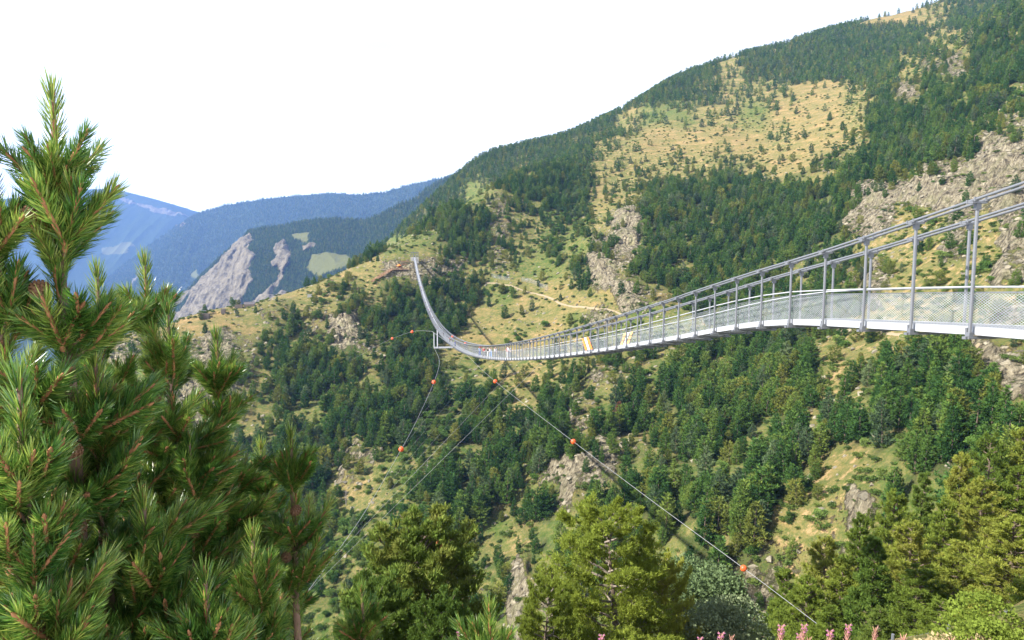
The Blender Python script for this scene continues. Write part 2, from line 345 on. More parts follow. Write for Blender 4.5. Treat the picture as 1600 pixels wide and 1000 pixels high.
_c = np.array([tuple(P(*c)) for c in CTRL]+WORLDPTS, float)
_q = _c.copy()
def _phi(ax, ay, bx, by, cc):
    d2 = (ax[:, None]-bx[None])**2+(ay[:, None]-by[None])**2
    return np.sqrt(d2+cc[None]**2)
_cc = 0.12*np.hypot(_q[:, 0], _q[:, 1])*.35+1.0
_A = _phi(_q[:, 0], _q[:, 1], _q[:, 0], _q[:, 1], _cc)
_n = len(_q)
_M = np.zeros((_n+3, _n+3)); _M[:_n, :_n] = _A - np.diag(0.02*np.hypot(_q[:, 0], _q[:, 1])*.5)
_M[:_n, _n] = 1; _M[:_n, _n+1] = _q[:, 0]; _M[:_n, _n+2] = _q[:, 1]; _M[_n:, :_n] = _M[:_n, _n:].T
_w = np.linalg.solve(_M, np.concatenate([_q[:, 2], [0, 0, 0]]))
def height0(X, Y):
    X = np.asarray(X, float); Y = np.asarray(Y, float); out = np.empty(len(X))
    for i in range(0, len(X), 40000):
        a, b = X[i:i+40000], Y[i:i+40000]
        out[i:i+40000] = _phi(a, b, _q[:, 0], _q[:, 1], _cc) @ _w[:_n] + _w[_n] + _w[_n+1]*a + _w[_n+2]*b
    return out
def terrain(X, Y):
    X = np.asarray(X, float); Y = np.asarray(Y, float)
    z = height0(X, Y)
    R = np.hypot(X, Y)
    u, v = proj(X, Y, z)
    C = cover(u, v, X, Y)
    k = np.clip((R-40)/160, 0, 1)
    z = z + k*(fbm(X/90., Y/90., oct=3, seed=21)-.5)*14*np.clip(R/800, .3, 1.2) + k*(fbm(X/18., Y/18., oct=4, seed=22)-.5)*3.0
    rock = C[:, 3]
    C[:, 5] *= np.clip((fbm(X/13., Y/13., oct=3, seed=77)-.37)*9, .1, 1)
    cr = fbm(X/30., Y/30., oct=3, seed=5)
    z = z + k*np.clip(rock-.25, 0, 1)*((ridged(X/34., Y/22., z/22., oct=5, seed=31)-.5)*24 + (ridged(X/7., Y/6., z/6., oct=3, seed=35)-.5)*6)
    q_ = z/12.+fbm(X/40., Y/40., oct=4, seed=51)*3.2; fr = q_-np.floor(q_); s_ = np.clip((fr-.3)/.4, 0, 1); s_ = s_*s_*(3-2*s_)
    z = z + k*np.clip(rock-.4, 0, 1)*1.5*(s_-fr)*12*.7
    kn = 1-np.clip((R-20)/40, 0, 1)
    z = z + kn*np.clip(R-1.0, 0, 3)/3*(fbm(X/2., Y/2., oct=4, seed=40)-.5)*.7
    return z, C
NA, NR = 820, 470
ang = np.radians(np.linspace(-64, 64, NA))
rad = np.concatenate([np.linspace(.8, 60, 60)[:-1], np.geomspace(60, 1750, NR-100), np.geomspace(1775, 2800, 41)])
NR = len(rad)
AA, RR = np.meshgrid(ang, rad)
TX = (np.sin(AA)*RR).ravel(); TY = (np.cos(AA)*RR).ravel()
TZ, TC = terrain(TX, TY)
idx = np.arange(NR*NA).reshape(NR, NA)
TF = np.stack([idx[:-1, :-1], idx[:-1, 1:], idx[1:, 1:], idx[1:, :-1]], -1).reshape(-1, 4)
M_ground = ground_mat()
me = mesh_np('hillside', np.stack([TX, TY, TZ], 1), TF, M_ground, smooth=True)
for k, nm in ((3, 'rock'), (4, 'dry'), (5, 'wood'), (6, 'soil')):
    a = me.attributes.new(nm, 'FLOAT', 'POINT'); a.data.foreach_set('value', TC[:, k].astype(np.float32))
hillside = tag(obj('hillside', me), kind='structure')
_tp = me  # terrain height lookup on the built grid
def ground_z(X, Y):
    return terrain(np.atleast_1d(np.asarray(X, float)), np.atleast_1d(np.asarray(Y, float)))[0]
def gz(x, y): return float(ground_z([x], [y])[0])

# ------------------------------------------------------------------ far mountains
def far_mat():
    m, t, b = new_mat('far_mountainside')
    g = N(t, 'ShaderNodeNewGeometry'); pos = g.outputs['Position']
    n1 = noise(t, pos, .006, 7, .7); n2 = noise(t, pos, .05, 6, .8)
    c = ramp(t, [(.3, (.018, .034, .015)), (.5, (.035, .055, .022)), (.66, (.070, .085, .032))], n2.outputs[0]).outputs[0]
    d = ramp(t, [(.6, (0, 0, 0)), (.7, (1, 1, 1))], n1.outputs[0])
    c = mixc(t, math_(t, 'MULTIPLY', d.outputs[0], .35), c, (.12, .13, .05))
    dr = math_(t, 'ADD', attr(t, 'dry'), math_(t, 'MULTIPLY', math_(t, 'SUBTRACT', n2.outputs[0], .5), .8))
    c = mixc(t, ramp(t, [(.45, (0, 0, 0)), (.6, (1, 1, 1))], dr).outputs[0], c, (.13, .135, .05))
    mp = N(t, 'ShaderNodeMapping'); mp.inputs['Scale'].default_value = (1, 1, .3); t.links.new(pos, mp.inputs[0])
    rr = noise(t, mp.outputs[0], .045, 9, .78)
    rc = ramp(t, [(.36, (.07, .062, .045)), (.47, (.16, .138, .100)), (.58, (.24, .21, .155)), (.72, (.32, .285, .21))], rr.outputs[0])
    rk = math_(t, 'ADD', attr(t, 'rock'), math_(t, 'MULTIPLY', math_(t, 'SUBTRACT', n2.outputs[0], .5), 1.3))
    c = mixc(t, ramp(t, [(.45, (0, 0, 0)), (.58, (1, 1, 1))], rk).outputs[0], c, rc.outputs[0])
    t.links.new(c, b.inputs['Base Color']); b.inputs['Roughness'].default_value = 1; b.inputs['Specular IOR Level'].default_value = 0
    bump(t, b, math_(t, 'ADD', n2.outputs[0], rr.outputs[0]), .8, 14)
    return m
M_far = far_mat()
def inpoly(u, v, poly):
    r = np.zeros(u.shape, bool); n = len(poly)
    for i in range(n):
        x1, y1 = poly[i]; x2, y2 = poly[(i+1) % n]
        cnd = ((y1 > v) != (y2 > v)) & (u < (x2-x1)*(v-y1)/((y2-y1) or 1e-9)+x1)
        r ^= cnd
    return r
def far_mountain(name, crest, foot, seed, amp, rock=(), dry=(), ns=560, ntf=170, back=1500, far=1.0):
    crest = [(a_, b_, c_*far) for a_, b_, c_ in crest]; foot = [(a_, b_, c_*far) for a_, b_, c_ in foot]
    cp = np.array([tuple(P(*c)) for c in crest]); fp = np.array([tuple(P(*c)) for c in foot])
    def res(a, n):
        d = np.concatenate([[0], np.cumsum(np.linalg.norm(np.diff(a[:, :2], axis=0), axis=1))]); q = np.linspace(0, d[-1], n)
        return np.stack([np.interp(q, d, a[:, i]) for i in range(3)], 1)
    c = res(cp, ns); f = res(fp, ns)
    ker = np.hanning(9); ker /= ker.sum()
    c = np.stack([np.convolve(np.pad(c[:, i], 4, mode='edge'), ker, 'valid') for i in range(3)], 1)
    t = np.concatenate([np.linspace(0, 1, ntf), 1+np.linspace(0, 1, 26)[1:]])
    T, S = np.meshgrid(t, np.arange(ns), indexing='ij'); S = S.astype(int)
    tt = np.minimum(T, 1)[..., None]
    V = f[S]*(1-tt)+c[S]*tt
    bk = np.maximum(T-1, 0)
    V[..., 1] += bk*back*far; V[..., 2] -= bk*bk*350+bk*120; amp *= far
    X, Y, Z = V[..., 0], V[..., 1], V[..., 2]
    hump = np.sin(np.clip(T, 0, 1)*math.pi)
    s_ = S/ns*(np.abs(cp[-1, 0]-cp[0, 0]))
    gul = ridged(X/(520.*far)+T*.6, T*.9+seed, oct=4, seed=seed)-.5
    k = np.clip(hump*1.2+.05, 0, 1)
    Yn = Y-gul*amp*2.0*k
    Zn = Z+gul*amp*k*.9+(fbm(X/90., Y/90., oct=4, seed=seed+3)-.5)*24
    u, v = proj(X, Y, Z)
    wu = (fbm(X/(90.*far), Y/(90.*far), oct=5, seed=seed+5)-.5)*44
    rk = np.full(X.shape, .0); dy = np.zeros(X.shape)
    for pl in rock: rk[inpoly(u+wu, v+wu*.6, pl)] = .9
    for pl in dry: dy[inpoly(u+wu*.4, v+wu*.2, pl)] = .9
    Zn += rk*(ridged(X/(70.*far), Z/(60.*far), oct=5, seed=seed+8)-.5)*40*far
    Yn -= rk*(ridged(X/(60.*far), Z/(110.*far), oct=5, seed=seed+8)-.5)*70*far
    n = len(t); ix = np.arange(n*ns).reshape(n, ns)
    fc = np.stack([ix[:-1, :-1], ix[:-1, 1:], ix[1:, 1:], ix[1:, :-1]], -1).reshape(-1, 4)
    me = mesh_np(name, np.stack([X.ravel(), Yn.ravel(), Zn.ravel()], 1), fc, M_far, True)
    for nm, a_ in (('rock', rk), ('dry', dy)):
        a = me.attributes.new(nm, 'FLOAT', 'POINT'); a.data.foreach_set('value', a_.ravel().astype(np.float32))
    o = tag(obj(name, me), kind='structure')
    return X, Yn, Zn, rk, dy, T
far_mountain('distant_mountain', [(-420, 380, 7000), (-200, 345, 7000), (0, 312, 6800), (100, 300, 6700), (150, 295, 6600), (180, 296, 6600), (230, 311, 6500), (270, 327, 6400), (300, 338, 6400), (340, 352, 6300), (420, 395, 6200), (520, 440, 6100)],
             [(-700, 640, 3900), (0, 640, 3900), (520, 640, 3900)], 11, 130,
             rock=[[(210, 318), (262, 327), (296, 338), (262, 335), (222, 326)], [(188, 305), (215, 320), (205, 322), (184, 310)], [(180, 470), (260, 440), (250, 480), (190, 500)]],
             dry=[[(155, 386), (210, 383), (222, 392), (200, 402), (162, 399)], [(165, 391), (205, 390), (200, 397), (170, 397)]], back=2500, far=1.9)
F2 = far_mountain('forested_mountain', [(120, 470, 5000), (180, 425, 4950), (240, 378, 4900), (300, 338, 4800), (350, 321, 4700), (410, 312, 4600), (470, 305, 4500), (520, 302, 4450), (560, 305, 4400), (600, 301, 4300), (640, 289, 4200), (700, 277, 4100), (760, 262, 4000), (860, 240, 4000)],
             [(20, 640, 3300), (400, 620, 3000), (860, 600, 2900)], 23, 100,
             rock=[[(272, 352), (290, 350), (286, 358)], [(215, 440), (240, 425), (236, 450), (222, 470)]], dry=[[(300, 428), (312, 424), (312, 432), (301, 436)]], back=2000, far=1.8)
F3 = far_mountain('wooded_mountain', [(215, 520, 2900), (250, 496, 2850), (280, 470, 2800), (320, 425, 2750), (350, 398, 2700), (375, 376, 2650), (392, 362, 2600), (430, 353, 2550), (480, 345, 2500), (540, 342, 2450), (570, 345, 2400), (600, 333, 2350), (640, 312, 2300), (700, 277, 2250), (735, 262, 2200), (780, 255, 2200), (860, 250, 2200)],
             [(150, 590, 2100), (280, 560, 1950), (420, 545, 1850), (600, 520, 1750), (860, 500, 1700)], 37, 48,
             rock=[[(262, 500), (300, 455), (345, 405), (390, 360), (398, 380), (396, 420), (386, 470), (378, 500)], [(440, 385), (450, 385), (440, 425), (418, 470), (402, 490), (398, 478), (425, 430)], [(470, 385), (505, 392), (500, 400), (478, 397)], [(360, 500), (440, 455), (470, 470), (400, 500)]],
             dry=[[(480, 425), (492, 408), (548, 404), (556, 415), (540, 428), (500, 436)], [(460, 370), (490, 366), (480, 385), (462, 380)]], back=1200, far=1.45)
# valley floor beyond, out to the horizon
vf = MB(); vf.add([(-15900, 1500, -540), (7900, 2900, -540), (7900, 17400, -540), (-15900, 17400, -540), (-15900, -200, -540)], [(0, 1, 2, 3), (0, 3, 4)])
tag(vf.build('valley_floor', M_far), kind='structure')

# ------------------------------------------------------------------ haze
def haze_box():
    m = bpy.data.materials.new('haze'); m.use_nodes = True; t = m.node_tree; t.nodes.clear()
    o = N(t, 'ShaderNodeOutputMaterial'); p = N(t, 'ShaderNodeVolumePrincipled')
    p.inputs['Color'].default_value = HAZE_COL+(1,); p.inputs['Density'].default_value = HAZE_D
    p.inputs['Anisotropy'].default_value = 0.0
    t.links.new(p.outputs[0], o.inputs['Volume'])
    b = MB(); x0, x1, y0, y1, z0, z1 = -16000, 8000, -400, 17500, -560, 1700
    b.box(((x0+x1)/2, (y0+y1)/2, (z0+z1)/2), (x1-x0, y1-y0, z1-z0))
    return tag(b.build('haze', m), kind='stuff')
HAZE_COL = (.24, .44, 1.0); HAZE_D = .000058
haze_box()

# ------------------------------------------------------------------ plants: prototype meshes
def blades(o, d, L, W, rng, quad=False):
    """flat leaf blades: origins, unit directions, lengths, widths -> verts, faces"""
    n = len(o)
    r = rng.normal(size=(n, 3)); s = np.cross(d, r); s /= np.linalg.norm(s, axis=1)[:, None]+1e-9
    L = np.broadcast_to(L, n)[:, None]; W = np.broadcast_to(W, n)[:, None]
    if quad:
        m = o+d*L*.45
        v = np.stack([o, m+s*W*.5, o+d*L, m-s*W*.5], 1).reshape(-1, 3)
        f = np.arange(4*n).reshape(n, 4)
    else:
        v = np.stack([o-s*W*.5, o+s*W*.5, o+d*L], 1).reshape(-1, 3)
        f = np.arange(3*n).reshape(n, 3)
    return v, f
def norm(a): return a/(np.linalg.norm(a, axis=-1, keepdims=True)+1e-9)
def tufts(c, axis, k, L, W, spread, rng, quad=False):
    n = len(c)
    o = np.repeat(c, k, 0)+rng.normal(size=(n*k, 3))*L*.12
    d = norm(np.repeat(axis, k, 0)+rng.normal(size=(n*k, 3))*spread)
    return blades(o, d, L*rng.uniform(.7, 1.25, n*k), W*rng.uniform(.7, 1.3, n*k), rng, quad)
def conifer_mesh(name, seed, H, Rm, whorls, nb, tper, k, L, W, mats, lean=.0, prof=.85, base=.06, up=.25, gap=0.0, quad=False):
    rng = np.random.default_rng(seed)
    cs, ax = [], []
    tr = MB(); lx, ly = rng.normal(size=2)*lean
    tr.tube([(0, 0, -1), (lx*.3, ly*.3, H*.3), (lx, ly, H*.96)], [H*.017, H*.012, H*.002], 5)
    for wI in range(whorls):
        t = base+(1-base)*(wI+rng.uniform(-.3, .3))/whorls; t = min(max(t, base), .985)
        R = Rm*((1-t)**prof)*(1-.35*math.exp(-((t-base)/.09)))*rng.uniform(.82, 1.12)+H*.012
        n = max(3, int(nb*(.45+.55*(1-t))))
        for b in range(n):
            if rng.random() < gap: continue
            a = 2*math.pi*(b+rng.uniform(-.35, .35))/n+wI*1.1; r = R*rng.uniform(.6, 1.12)
            upk = up*rng.uniform(.5, 1.5)+t*.6
            z0 = t*H
            m = max(1, int(tper*r/Rm+rng.random()))
            q = rng.uniform(.25, 1, m)**.7
            side = rng.normal(size=m)*r*.16
            x = np.cos(a)*q*r-np.sin(a)*side+lx*t; y = np.sin(a)*q*r+np.cos(a)*side+ly*t
            z = z0+q*r*upk-.10*r*q*(1-q)*4+rng.normal(size=m)*H*.012
            cs.append(np.stack([x, y, z], 1))
            ax.append(np.tile([math.cos(a)*.8, math.sin(a)*.8, .55+upk], (m, 1)))
            if H > 4 and tper > 14: tr.tube([(lx*t, ly*t, z0), (math.cos(a)*r*.5+lx*t, math.sin(a)*r*.5+ly*t, z0+r*.5*upk-.08*r), (math.cos(a)*r*.85+lx*t, math.sin(a)*r*.85+ly*t, z0+r*.85*upk)], [H*.0045, H*.003, H*.001], 3, False)
    cs.append(np.array([[lx, ly, H*.97]]*4)); ax.append(np.tile([0, 0, 1.], (4, 1)))
    c = np.concatenate(cs); a = norm(np.concatenate(ax))
    v, f = tufts(c, a, k, L, W, .55, rng, quad)
    crown = mesh_np(name+'_crown', v, f, mats[0])
    trunk = tr.mesh(name+'_trunk', mats[1])
    return crown, trunk
def join_meshes(name, a, b):
    """crown and trunk as one mesh with two materials"""
    va = np.empty(len(a.vertices)*3, np.float32); a.vertices.foreach_get('co', va)
    vb = np.empty(len(b.vertices)*3, np.float32); b.vertices.foreach_get('co', vb)
    f = []; 
    na = len(va)//3
    la = np.empty(len(a.loops), np.int32); a.loops.foreach_get('vertex_index', la)
    w_ = a.polygons[0].loop_total
    fa = la.reshape(-1, w_)
    b.calc_loop_triangles(); lb = np.empty(len(b.loop_triangles)*3, np.int32); b.loop_triangles.foreach_get('vertices', lb)
    fb = lb.reshape(-1, 3)+na
    return mesh_np(name, np.concatenate([va, vb]).reshape(-1, 3), [fa, fb], mats=[a.materials[0], b.materials[0]], mi=[0]*len(fa)+[1]*len(fb))
def leafy_mesh(name, seed, W, H, lumps, n, L, mat, flat=.8, mat2=None):
    rng = np.random.default_rng(seed); cs = []; ax = []
    for i in range(lumps):
        a = rng.uniform(0, 6.28); r = W*.5*math.sqrt(rng.random())*.62; R = W*.5*rng.uniform(.34, .55)
        cz = H*rng.uniform(.25, .72)*(1-.45*(r/(W*.5))**2)
        k = n//lumps; d = norm(rng.normal(size=(k, 3)))
        d[:, 2] = np.where(d[:, 2] < -.2, -d[:, 2], d[:, 2])
        p = d*np.array([R, R, R*flat])*rng.uniform(.8, 1.04, (k, 1))+np.array([math.cos(a)*r, math.sin(a)*r, cz])
        p[:, 2] = np.minimum(p[:, 2], H)
        cs.append(p); ax.append(d)
    c = np.concatenate(cs); a = norm(np.concatenate(ax)+rng.normal(size=(len(c), 3))*.7)
    v, f = blades(c, a, L*rng.uniform(.6, 1.3, len(c)), L*.8, rng, True)
    return mesh_np(name, v, f, mat)
M_bark = plain_mat('bark', (.13, .095, .07), .95, .35, 8)
M_con = [leaf_mat('conifer_foliage', [(.1, (.028, .075, .018)), (.4, (.055, .120, .026)), (.65, (.100, .170, .032)), (.9, (.190, .235, .046))], .10),
         leaf_mat('blue_green_foliage', [(.1, (0.053, 0.088, 0.042)), (.5, (0.085, 0.131, 0.057)), (.9, (0.171, 0.219, 0.090))], .10),
         leaf_mat('olive_foliage', [(.1, (.095, .125, .026)), (.5, (.155, .180, .034)), (.9, (.23, .235, .05))], .10)]
M_leaf = leaf_mat('thicket_leaves', [(.1, (0.060, 0.120, 0.025)), (.45, (0.102, 0.184, 0.035)), (.7, (0.162, 0.240, 0.056)), (.95, (0.238, 0.288, 0.084))], .2)
M_jun = leaf_mat('juniper_leaves', [(.1, (0.051, 0.088, 0.022)), (.5, (0.093, 0.144, 0.031)), (.9, (0.170, 0.216, 0.049))], .2)
M_dead = plain_mat('dead_wood', (.30, .26, .24), .9, .3, 5)
M_rust = leaf_mat('rust_brown_needles', [(.1, (.16, .075, .04)), (.9, (.26, .12, .06))], .3)
M_stone = None
def rock_mat(name, cols):
    m, t, b = new_mat(name); g = N(t, 'ShaderNodeNewGeometry'); oi = N(t, 'ShaderNodeObjectInfo')
    n = noise(t, g.outputs['Position'], 1.4, 8, .75)
    f = math_(t, 'ADD', math_(t, 'MULTIPLY', n.outputs[0], .75), math_(t, 'MULTIPLY', oi.outputs['Random'], .3))
    r = ramp(t, [(.3, cols[0]), (.55, cols[1]), (.8, cols[2])], f)
    t.links.new(r.outputs[0], b.inputs['Base Color']); b.inputs['Roughness'].default_value = .95
    bump(t, b, n.outputs[0], .7, .4); return m
M_stone = rock_mat('scree_stone', [(.10, .09, .065), (.20, .175, .125), (.33, .29, .205)])
PROTO = []     # joined meshes used by the woods, by index
SPECIES = []
for i, (sd, H, R, wh, nb, tp, mt, pr, up, gap) in enumerate([
        (1, 12, 3.0, 17, 9, 10, 0, .72, .22, .08), (2, 12, 2.7, 18, 8, 10, 0, .85, .15, .12), (3, 11, 3.6, 15, 9, 11, 0, .48, .35, .10), (4, 13, 2.4, 19, 8, 9, 0, .82, .10, .14),
        (5, 12, 3.2, 16, 9, 10, 1, .74, .16, .14), (6, 11, 2.8, 15, 8, 10, 2, .55, .35, .20), (7, 10, 4.0, 13, 9, 11, 2, .40, .38, .20), (8, 12, 3.4, 17, 9, 10, 0, .64, .25, .18)]):
    cr, tk = conifer_mesh('conifer_%d' % i, sd, H, R, wh, nb, tp, 5, .75, .26, (M_con[mt], M_bark), lean=.7, prof=pr, up=up, gap=gap)
    SPECIES.append((cr, tk)); PROTO.append(join_meshes('conifer_tree_mesh', cr, tk))
LOW = []
for i, mt in enumerate([0, 0, 1, 2]):
    cr, tk = conifer_mesh('far_conifer_%d' % i, 50+i, 12, 3.1, 9, 6, 3, 4, 1.5, .7, (M_con[mt], M_bark), prof=.75, up=.2)
    LOW.append(join_meshes('far_conifer_mesh', cr, tk))
BUSH = [leafy_mesh('bush_mesh', 70+i, 3.2, 1.5, 5, 420, .34, M_jun, .7) for i in range(3)]
LEAFY = [leafy_mesh('leafy_mesh', 80+i, 6.0, 5.0, 9, 1500, .5, M_leaf, .8) for i in range(3)]
def stone_mesh(seed):
    rng = np.random.default_rng(seed); import bmesh
    bm = bmesh.new(); 
    for q in range(14): bm.verts.new(norm(rng.normal(size=3))*np.array([.6, .5, .38])*rng.uniform(.75, 1.15))
    r = bmesh.ops.convex_hull(bm, input=bm.verts)
    for v_ in [v_ for v_ in bm.verts if not v_.link_faces]: bm.verts.remove(v_)
    me = bpy.data.meshes.new('stone_mesh'); bm.to_mesh(me); bm.free(); me.materials.append(M_stone); return me
STONE = [stone_mesh(i) for i in range(5)]

def scatter_object(name, pts, rotz, scl, pidx, protos, kind='stuff', label=None, cat=None, tilt=None):
    """one object of many plants or stones, set out at measured points"""
    me = bpy.data.meshes.new(name); me.vertices.add(len(pts)); me.vertices.foreach_set('co', np.asarray(pts, np.float32).ravel())
    rot = np.zeros((len(pts), 3), np.float32); rot[:, 2] = rotz
    if tilt is not None: rot[:, :2] = tilt
    for nm, ty, a_ in (('rot', 'FLOAT_VECTOR', rot), ('scl', 'FLOAT_VECTOR', np.asarray(scl, np.float32))):
        a = me.attributes.new(nm, ty, 'POINT'); a.data.foreach_set('vector', a_.ravel())
    a = me.attributes.new('pidx', 'INT', 'POINT'); a.data.foreach_set('value', np.asarray(pidx, np.int32))
    o = obj(name, me)
    col = bpy.data.collections.new(name+'_kinds')
    for i, p in enumerate(protos):
        q = bpy.data.objects.new('%s_kind_%02d' % (name, i), p); col.objects.link(q)
    g = bpy.data.node_groups.new(name+'_nodes', 'GeometryNodeTree')
    g.interface.new_socket('Geometry', in_out='INPUT', socket_type='NodeSocketGeometry'); g.interface.new_socket('Geometry', in_out='OUTPUT', socket_type='NodeSocketGeometry')
    n = g.nodes; gi = n.new('NodeGroupInput'); go = n.new('NodeGroupOutput')
    ci = n.new('GeometryNodeCollectionInfo'); ci.inputs[0].default_value = col; ci.inputs[1].default_value = True; ci.inputs[2].default_value = True
    ip = n.new('GeometryNodeInstanceOnPoints'); ip.inputs['Pick Instance'].default_value = True
    def na(nm, ty):
        x = n.new('GeometryNodeInputNamedAttribute'); x.data_type = ty; x.inputs[0].default_value = nm; return x
    r_ = na('rot', 'FLOAT_VECTOR'); s_ = na('scl', 'FLOAT_VECTOR'); i_ = na('pidx', 'INT')
    l = g.links.new; l(gi.outputs[0], ip.inputs['Points']); l(ci.outputs[0], ip.inputs['Instance'])
    l(i_.outputs[0], ip.inputs['Instance Index']); l(r_.outputs[0], ip.inputs['Rotation']); l(s_.outputs[0], ip.inputs['Scale'])
    l(ip.outputs[0], go.inputs[0])
    md = o.modifiers.new('scatter', 'NODES'); md.node_group = g
    return tag(o, label=label, cat=cat, kind=kind)

# ------------------------------------------------------------------ where the plants stand
ELV = (TZ/np.hypot(TX, TY)).reshape(NR, NA)
CUM = np.maximum.accumulate(ELV, 0)
def visible(X, Y, Ztop):
    R = np.hypot(X, Y); a = np.arctan2(X, Y)
    i = np.clip(((a-ang[0])/(ang[-1]-ang[0])*(NA-1)).round().astype(int), 0, NA-1)
    j = np.clip(np.searchsorted(rad, R)-3, 0, NR-1)
    return Ztop/R > CUM[j, i]-.002
def gridz(X, Y):
    """height of the built ground mesh, interpolated"""
    R = np.hypot(X, Y); a = np.arctan2(X, Y)
    fi = np.clip((a-ang[0])/(ang[-1]-ang[0])*(NA-1), 0, NA-1.001); i = fi.astype(int); fi = fi-i
    j = np.clip(np.searchsorted(rad, R)-1, 0, NR-2); fj = np.clip((R-rad[j])/(rad[j+1]-rad[j]), 0, 1)
    Z = TZ.reshape(NR, NA)
    return Z[j, i]*(1-fi)*(1-fj)+Z[j, i+1]*fi*(1-fj)+Z[j+1, i]*(1-fi)*fj+Z[j+1, i+1]*fi*fj
def candidates(cell, r0, r1, seed):
    rng = np.random.default_rng(seed)
    xs = np.arange(-1500, 1500, cell); ys = np.arange(0, r1, cell)
    X, Y = np.meshgrid(xs, ys); X = X.ravel(); Y = Y.ravel()
    X = X+rng.uniform(-.48, .48, len(X))*cell; Y = Y+rng.uniform(-.48, .48, len(Y))*cell
    R = np.hypot(X, Y); a = np.abs(np.arctan2(X, Y))
    k = (R > r0) & (R < r1) & (a < math.radians(41)); return X[k], Y[k], rng
def place(cell, r0, r1, seed, comp, hgt, mul=1.0, lift=.45):
    X, Y, rng = candidates(cell, r0, r1, seed)
    Z = gridz(X, Y)
    k = visible(X, Y, Z+hgt*1.2); X, Y, Z = X[k], Y[k], Z[k]
    u, v = proj(X, Y, Z+hgt*lift)
    C = cover(u, v, X, Y)
    k = (rng.random(len(X)) < C[:, comp]*mul) & (v < 1010) & (u > -60) & (u < 1660)
    return X[k], Y[k], Z[k], C[k], rng
# conifers of the valley sides
BR = []   # strips kept clear: (bridge end, path, platform)
def clear_of(X, Y, Z):
    u, v = proj(X, Y, Z)
    k = ~((u > 592) & (u < 668) & (v > 396) & (v < 436) & (Y > 500) & (Y < 720))
    return k
X, Y, Z, C, rng = place(4.7, 120, 900, 101, 0, 11)
gap = np.clip((fbm(X/13., Y/13., oct=3, seed=77)-.37)*9, .16, 1)
k = clear_of(X, Y, Z) & (Y > 105) & (rng.random(len(X)) < gap); X, Y, Z, C = X[k], Y[k], Z[k], C[k]
u, v = proj(X, Y, Z)
n = len(X); sp = rng.choice(8, n, p=[.24, .22, .12, .15, .09, .06, .03, .09])
oli = ((C[:, 0] < .5) & (rng.random(n) < .5)); sp[oli] = rng.choice([5, 6, 7], oli.sum())
hs = rng.uniform(.50, 1.25, n)*np.where(C[:, 0] > .7, 1.0, .72)
hs *= np.where(u < 620, .95, 1.0)
scl = np.stack([hs*rng.uniform(.85, 1.15, n)]*2+[hs], 1)*np.array([1.32, 1.32, 1.0])
print('conifers', n)
app = hs*12/Y
inview = (u > 10) & (u < 1590) & (v < 905) & (v > 30)
scr = ~((u < 560) & (v > 620)) & ~((u < 330) & (v > 480)) & ~((u > 1190) & (v > 1000-(u-1190)*.83)) & ~((v > 850) & (u > 560))
near_i = np.where(inview & scr)[0]
near_i = near_i[np.argsort(-app[near_i])][:290]
sel = np.zeros(n, bool); sel[near_i] = True
scatter_object('conifer_wood', np.stack([X, Y, Z-.3], 1)[~sel], rng.uniform(0, 6.28, (~sel).sum()), scl[~sel], sp[~sel], PROTO,
               label='dark green conifer wood covering the valley sides behind the bridge')
LOOK = ['dark green pointed conifer', 'slim dark conifer', 'broad dark green conifer', 'narrow spire-like conifer', 'blue-green conifer', 'olive conifer', 'broad round-topped olive conifer', 'bushy mid-green conifer']
def zone(u, v):
    lv = 'high on' if v < 600 else 'halfway down' if v < 700 else 'low on'
    if v < 420: return 'above the footbridge, '+('left of the bare rock dome' if u < 900 else 'in the wood right of the rock dome' if u < 1200 else 'beside the cliff on the right')
    if v < 540 and u > 1250: return 'on the slope seen through the near bridge netting'
    if u < 560: return lv+' the rocky spur at the left'
    if u < 700: return lv+' the shaded gully behind the guy cables'
    if u < 800: return lv+' the slope under the sag of the bridge'
    if u < 900: return lv+' the slope left of the pale scree chute'
    if u < 980: return lv+' the slope right of the pale scree chute'
    if u < 1090: return lv+' the slope under the striped boards'
    if u < 1190: return lv+' the wood under the climbing deck'
    if u < 1290: return lv+' the wood left of the brushy clearing'
    if u < 1400: return lv+' the slope just right of the brushy clearing'
    return lv+' the slope at the far right under the deck'
def tree_label(i): return ('tall ' if hs[i] > 1.05 else 'small ' if hs[i] < .8 else '')+LOOK[sp[i]]+' '+zone(u[i], v[i])
for i in near_i:
    o = empty('conifer_tree', (X[i], Y[i], Z[i]-.3), rng.uniform(0, 6.28), label=tree_label(i), cat='tree', group='conifers on the valley sides')
    o.scale = tuple(scl[i])
    obj('crown', SPECIES[sp[i]][0], o); obj('trunk', SPECIES[sp[i]][1], o)
# far woods
X, Y, Z, C, rng = place(6.2, 900, 1680, 102, 0, 10, 1.1)
n = len(X); print('far', n)
hs = rng.uniform(.5, 1.05, n)
scatter_object('far_wood', np.stack([X, Y, Z-.3], 1), rng.uniform(0, 6.28, n), np.stack([hs*1.4, hs*1.4, hs], 1), rng.choice(4, n, p=[.4, .3, .2, .1]), LOW,
               label='conifer wood high on the mountain at the skyline')
